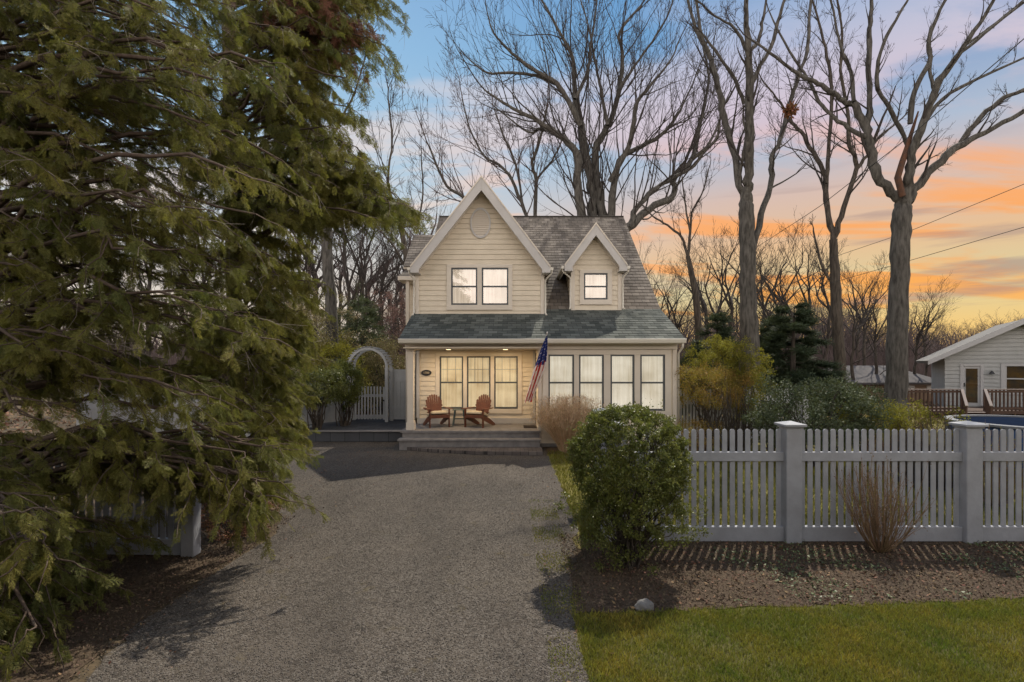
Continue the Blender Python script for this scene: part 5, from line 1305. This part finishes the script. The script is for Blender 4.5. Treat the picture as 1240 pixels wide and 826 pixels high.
LW = sorted([(345, 30, 1.3), (362, 26, 1.1), (378, 33, 1.5), (420, 30, 1.25), (436, 35, 1.5), (452, 31, 1.05), (468, 37, 1.35), (482, 33, .95), (497, 40, 1.3), (515, 44, 1.2), (412, 40, 1.6), (300, 28, 1.3), (250, 30, 1.3), (180, 27, 1.2), (100, 30, 1.3), (30, 28, 1.2)])
for i, (pxx, Y, s) in enumerate(LW):
    woods_tree(i % 7, at(pxx, Y), Y, s, rr.uniform(0, 6.28), 'slender bare tree in the woods left of the house, '+(ORD[i] if i < 8 else ORD[20-16+i]), 'bare trees in the woods left of the house', sx=.8)
RW = sorted([(790, 36, .9), (808, 42, 1.0), (822, 33, .85), (858, 36, 1.1), (872, 30, .95), (888, 34, 1.1), (925, 33, 1.05), (945, 38, 1.15), (962, 31, .95), (978, 36, 1.1), (1000, 42, 1.2), (1032, 33, .8), (1048, 38, .95), (1062, 34, .75), (1108, 34, .72), (1122, 40, .8), (770, 46, 1.2), (900, 44, 1.3), (935, 28, .8), (1040, 45, 1.1)])
for i, (pxx, Y, s) in enumerate(RW):
    woods_tree((i*3+1) % 7, at(pxx, Y), Y, s, rr.uniform(0, 6.28), 'slender bare tree in the woods right of the house, '+ORD[i], 'bare trees in the woods right of the house', sx=1.05)
for i in range(250):
    pxx = rr.uniform(-60, 1320) if i < 150 else rr.uniform(760, 1320); Y = rr.uniform(48, 85); s = rr.uniform(.75, 1.15)*Y/66*(.78 if pxx > 1050 else 1)
    woods_tree(i % 7, at(pxx, Y), Y, s*.9, rr.uniform(0, 6.28), 'far bare tree in the hazy woodland along the horizon', 'far woodland trees along the horizon', far=True, sx=1.5)
rr = np.random.default_rng(79)
for i, pxx in enumerate((348, 366, 386, 404, 424, 444, 462, 480, 494)):
    Y = 38+3*(i % 4); woods_tree((i*2+3) % 7, at(pxx, Y), Y, 1.25+.12*(i % 3), rr.uniform(0, 6.28), 'far pale brown tree in the thick woods behind the arbor', 'pale brown trees behind the arbor', far=True, sx=1.2)
# understorey along the horizon
rr = np.random.default_rng(78); T = Tubes()
n = 16000; X_ = rr.uniform(-90, 110, n); Y_ = rr.uniform(38, 80, n)
b0 = np.stack([X_, Y_, np.zeros(n)], -1); hh = rr.uniform(1.5, 5.5, n)*(Y_/60)
tv = []; 
for j in range(3):
    d = rr.normal(size=(n, 3))*.28; d[:, 2] = 1; e = b0+d*hh[:, None]; w = .02+.012*Y_/40
    s_ = np.stack([w, np.zeros(n), np.zeros(n)], -1); tv.append(np.stack([b0-s_, b0+s_, e+s_*.3, e-s_*.3], 1))
v = np.concatenate(tv).reshape(-1, 3); f = np.arange(len(v)).reshape(-1, 4); us = np_mesh('understorey', v, f, M['twig_far']); tag(us, 'tangle of bare brown undergrowth along the foot of the woods', 'undergrowth', kind='stuff')

# =================================================================== WIRES
def wire(pts, label, r=.02):
    # pts px,py,Y
    q = np.array([tuple(P(*p)) for p in pts]); t = np.linspace(0, len(q)-1, 24); Q = np.stack([np.interp(t, range(len(q)), q[:, i]) for i in range(3)], -1)
    T = Tubes(); T.add(Q, np.full(24, r), 5); o = T.obj('power_line', M['wire'], None); tag(o, label, 'cable', 'overhead cables')
wire([(1330, 186, 12.5), (1240, 223, 14), (1099, 281, 18), (960, 328, 26), (800, 372, 42)], 'upper of the two thin parallel cables crossing the sunset at right', .009)
wire([(1330, 250, 12.5), (1240, 275, 14), (1107, 314, 18), (960, 356, 26), (790, 390, 42)], 'lower of the two thin parallel cables crossing the sunset at right', .009)
wire([(1330, -30, 9), (1240, 47, 10), (1103, 164, 13), (990, 252, 18), (900, 310, 26)], 'steep dark cable passing through the limbs of the massive tree', .011)

# =================================================================== GROUND DETAIL
rr = np.random.default_rng(91)
def in_driveway(x, y): return inpoly(x, y, DRV)
def sample(n, x0, x1, y0, y1, ybias=1.0):
    return np.stack([rr.uniform(x0, x1, n), y0+(y1-y0)*rr.uniform(size=n)**ybias], -1)
def grass(name, pts, h, w, m, label, seed):
    r_ = np.random.default_rng(seed); n = len(pts); a = r_.uniform(0, 6.28, n); L = h*r_.uniform(.4, 1.2, n); ln = r_.normal(size=(n, 2))*.45
    b0 = np.column_stack([pts, np.zeros(n)-.003]); s_ = np.stack([np.cos(a), np.sin(a), 0*a], -1)*w; mid = b0+np.column_stack([ln*L[:, None]*.4, L*.6]); tip = b0+np.column_stack([ln*L[:, None], L*.95])
    v = np.stack([b0-s_, b0+s_, mid+s_*.8, mid-s_*.8, tip], 1).reshape(-1, 3); k = (np.arange(n)*5)[:, None]
    f = np.concatenate([k+np.array([[0, 1, 2]]), k+np.array([[0, 2, 3]]), k+np.array([[3, 2, 4]])]); o = np_mesh(name, v, f, m); tag(o, label, 'grass', kind='stuff'); return o
def edge_y(x): return np.interp(x, [.56, 2, 4.5, 8, 30], [5.17, 5.28, 5.42, 5.75, 6.4])
pt = sample(230000, .6, 8.5, 3.3, 5.9); pt = pt[(pt[:, 1] < edge_y(pt[:, 0])+.0+rr.normal(size=len(pt))*.035) & (pt[:, 0] < pt[:, 1]*1.05+.4)]
nz = np.sin(pt[:, 0]*2.3+1)*np.sin(pt[:, 1]*3.1)+np.sin(pt[:, 0]*7+pt[:, 1]*5)*.5; pt = pt[rr.uniform(size=len(pt)) < .8+.25*nz]
grass('grass', pt, .045, .0028, M['blade'], 'short patchy olive green lawn grass in the right foreground', 1)
pt = sample(120000, .97, 16, 7.3, 14.6, 1.2); pt = pt[(pt[:, 0] < pt[:, 1]*1.05)]
grass('grass', pt, .06, .006, M['blade_far'], 'sunny yellow green lawn grass behind the picket fence', 2)
# moss / weeds along the drive edge
pt = sample(9000, .30, .75, 4.0, 9.5); pt = pt[rr.uniform(size=len(pt)) < .5*(1+np.sin(pt[:, 1]*6))]
grass('grass', pt, .022, .004, M['blade'], 'mossy weeds along the right edge of the gravel drive', 3)
OCT_V = np.array([[1, 0, 0], [0, 1, 0], [-1, 0, 0], [0, -1, 0], [0, 0, .6], [0, 0, -.6]], float); OCT_F = np.array([[0, 1, 4], [1, 2, 4], [2, 3, 4], [3, 0, 4], [1, 0, 5], [2, 1, 5], [3, 2, 5], [0, 3, 5]])
pt = sample(110000, -6.8, 1.0, 3.7, 16.3, 1.6); ok = np.array([in_driveway(x, y) for x, y in pt]); pt = pt[ok]+rr.normal(size=(ok.sum(), 2))*.06; n = len(pt)
v, f = scatter(OCT_V*np.array([1, .75, 1]), OCT_F, np.column_stack([pt, np.full(n, .002)]), rand_rot(n), .0062*rr.uniform(.5, 1.6, n)); o = np_mesh('gravel_stones', v, f, M['pebble']); tag(o, 'loose grey and tan gravel covering the driveway', 'gravel', kind='stuff')
CH = LEAF_V*np.array([1, .7, 1])
def scat(name, n, region, z, size, m, label, cat, flat=.5, tv=LEAF_V, cond=None):
    pt = sample(n, *region)
    if cond is not None: pt = pt[cond(pt)]
    n = len(pt); v, f = scatter(tv, LEAF_F, np.column_stack([pt, rr.uniform(.0, z, n)]), frames(rr.normal(size=(n, 3))*np.array([1, 1, flat]), rr.normal(size=n)*.6), size*rr.uniform(.5, 1.4, n)); o = np_mesh(name, v, f, m); return tag(o, label, cat, kind='stuff')
mul = lambda p: (p[:, 1] > edge_y(p[:, 0])+.03)
scat('mulch_chips', 70000, (.65, 9, 5.15, 7.6), .012, .024, M['mulch_chip'], 'dark shredded bark mulch in the bed along the fence', 'mulch', cond=mul)
scat('mulch_chips', 30000, (-6.5, -3.45, 3.8, 8.5), .015, .024, M['mulch_chip'], 'dark bark mulch under the evergreen left of the drive', 'mulch')
scat('fallen_leaves', 3600, (1.0, 9, 5.2, 7.2), .03, .04, M['litter'], 'dry tan leaves scattered over the mulch bed', 'leaves', cond=mul)
scat('fallen_leaves', 3000, (-4.4, .9, 4, 15), .012, .03, M['litter'], 'few dry leaves scattered on the gravel drive', 'leaves', cond=lambda p: (np.abs(p[:, 0]+1.3) > 1.2+rr.uniform(size=len(p))))
scat('leaf_litter', 40000, (-26, 34, 17, 50), .08, .16, M['litter'], 'brown leaf litter on the woodland floor behind the houses', 'leaves')
def ivycond(p):
    d = np.sin(p[:, 0]*2.1+.5)+np.sin(p[:, 0]*4.7+p[:, 1]*3)+np.sin(p[:, 1]*6)*.5; return (p[:, 1] > edge_y(p[:, 0])+.1) & (d > .35)
scat('ground_cover', 8000, (2.3, 9, 5.4, 7.2), .05, .034, M['ivy'], 'low creeping green ground cover in the bed under the fence', 'ground cover', cond=ivycond)
# stone
rr = np.random.default_rng(3); g = G(780, 737)
import bmesh
bm = bmesh.new(); bmesh.ops.create_icosphere(bm, subdivisions=3, radius=1)
for v in bm.verts:
    c = v.co; k = 1+.13*math.sin(c.x*4+1)*math.sin(c.y*3.2)+.08*math.sin(c.z*6+c.x*5); v.co = Vector((c.x*.095*k, c.y*.075*k, max(-.02, c.z*.07*k)))
me = bpy.data.meshes.new('stone'); bm.to_mesh(me); bm.free(); me.materials.append(M['rock']); me.polygons.foreach_set('use_smooth', [True]*len(me.polygons)); o = link('stone', me); o.location = (g.x, g.y, .02)
tag(o, 'pale rounded stone at the front edge of the mulch bed', 'stone')
# added unseen hedge behind the viewer, placed to shade the foreground from low sky
hd = thing('added_shade_hedge', (0, -12, 0), 'added unseen evergreen hedge behind the viewer, blocking low sky light', 'hedge')
HH = 6.0; mb = MB(); n = 40; v = []; f = []; r_ = np.random.default_rng(4)
for i in range(n+1):
    x = -40+80*i/n
    for (y, z) in ((-10, 0), (-9.7, HH*.5), (-10.4, HH), (-12.5, HH), (-13, 0)): v.append((x, y+r_.normal()*.25, z+r_.normal()*.3*(z > 0)))
for i in range(n):
    for j in range(4): f.append((i*5+j, (i+1)*5+j, (i+1)*5+j+1, i*5+j+1))
mb.add(v, f); mb.build('blocker_body', M['dark_fill'], hd)
n = 12000; p_ = np.stack([r_.uniform(-40, 40, n), r_.uniform(-10.6, -9.5, n), r_.uniform(.1, HH+.3, n)], -1); leaf_obj('blocker_leaves', p_, r_.normal(size=(n, 3)), .3, M['spruce'], hd, r_)
bpy.context.view_layer.update()
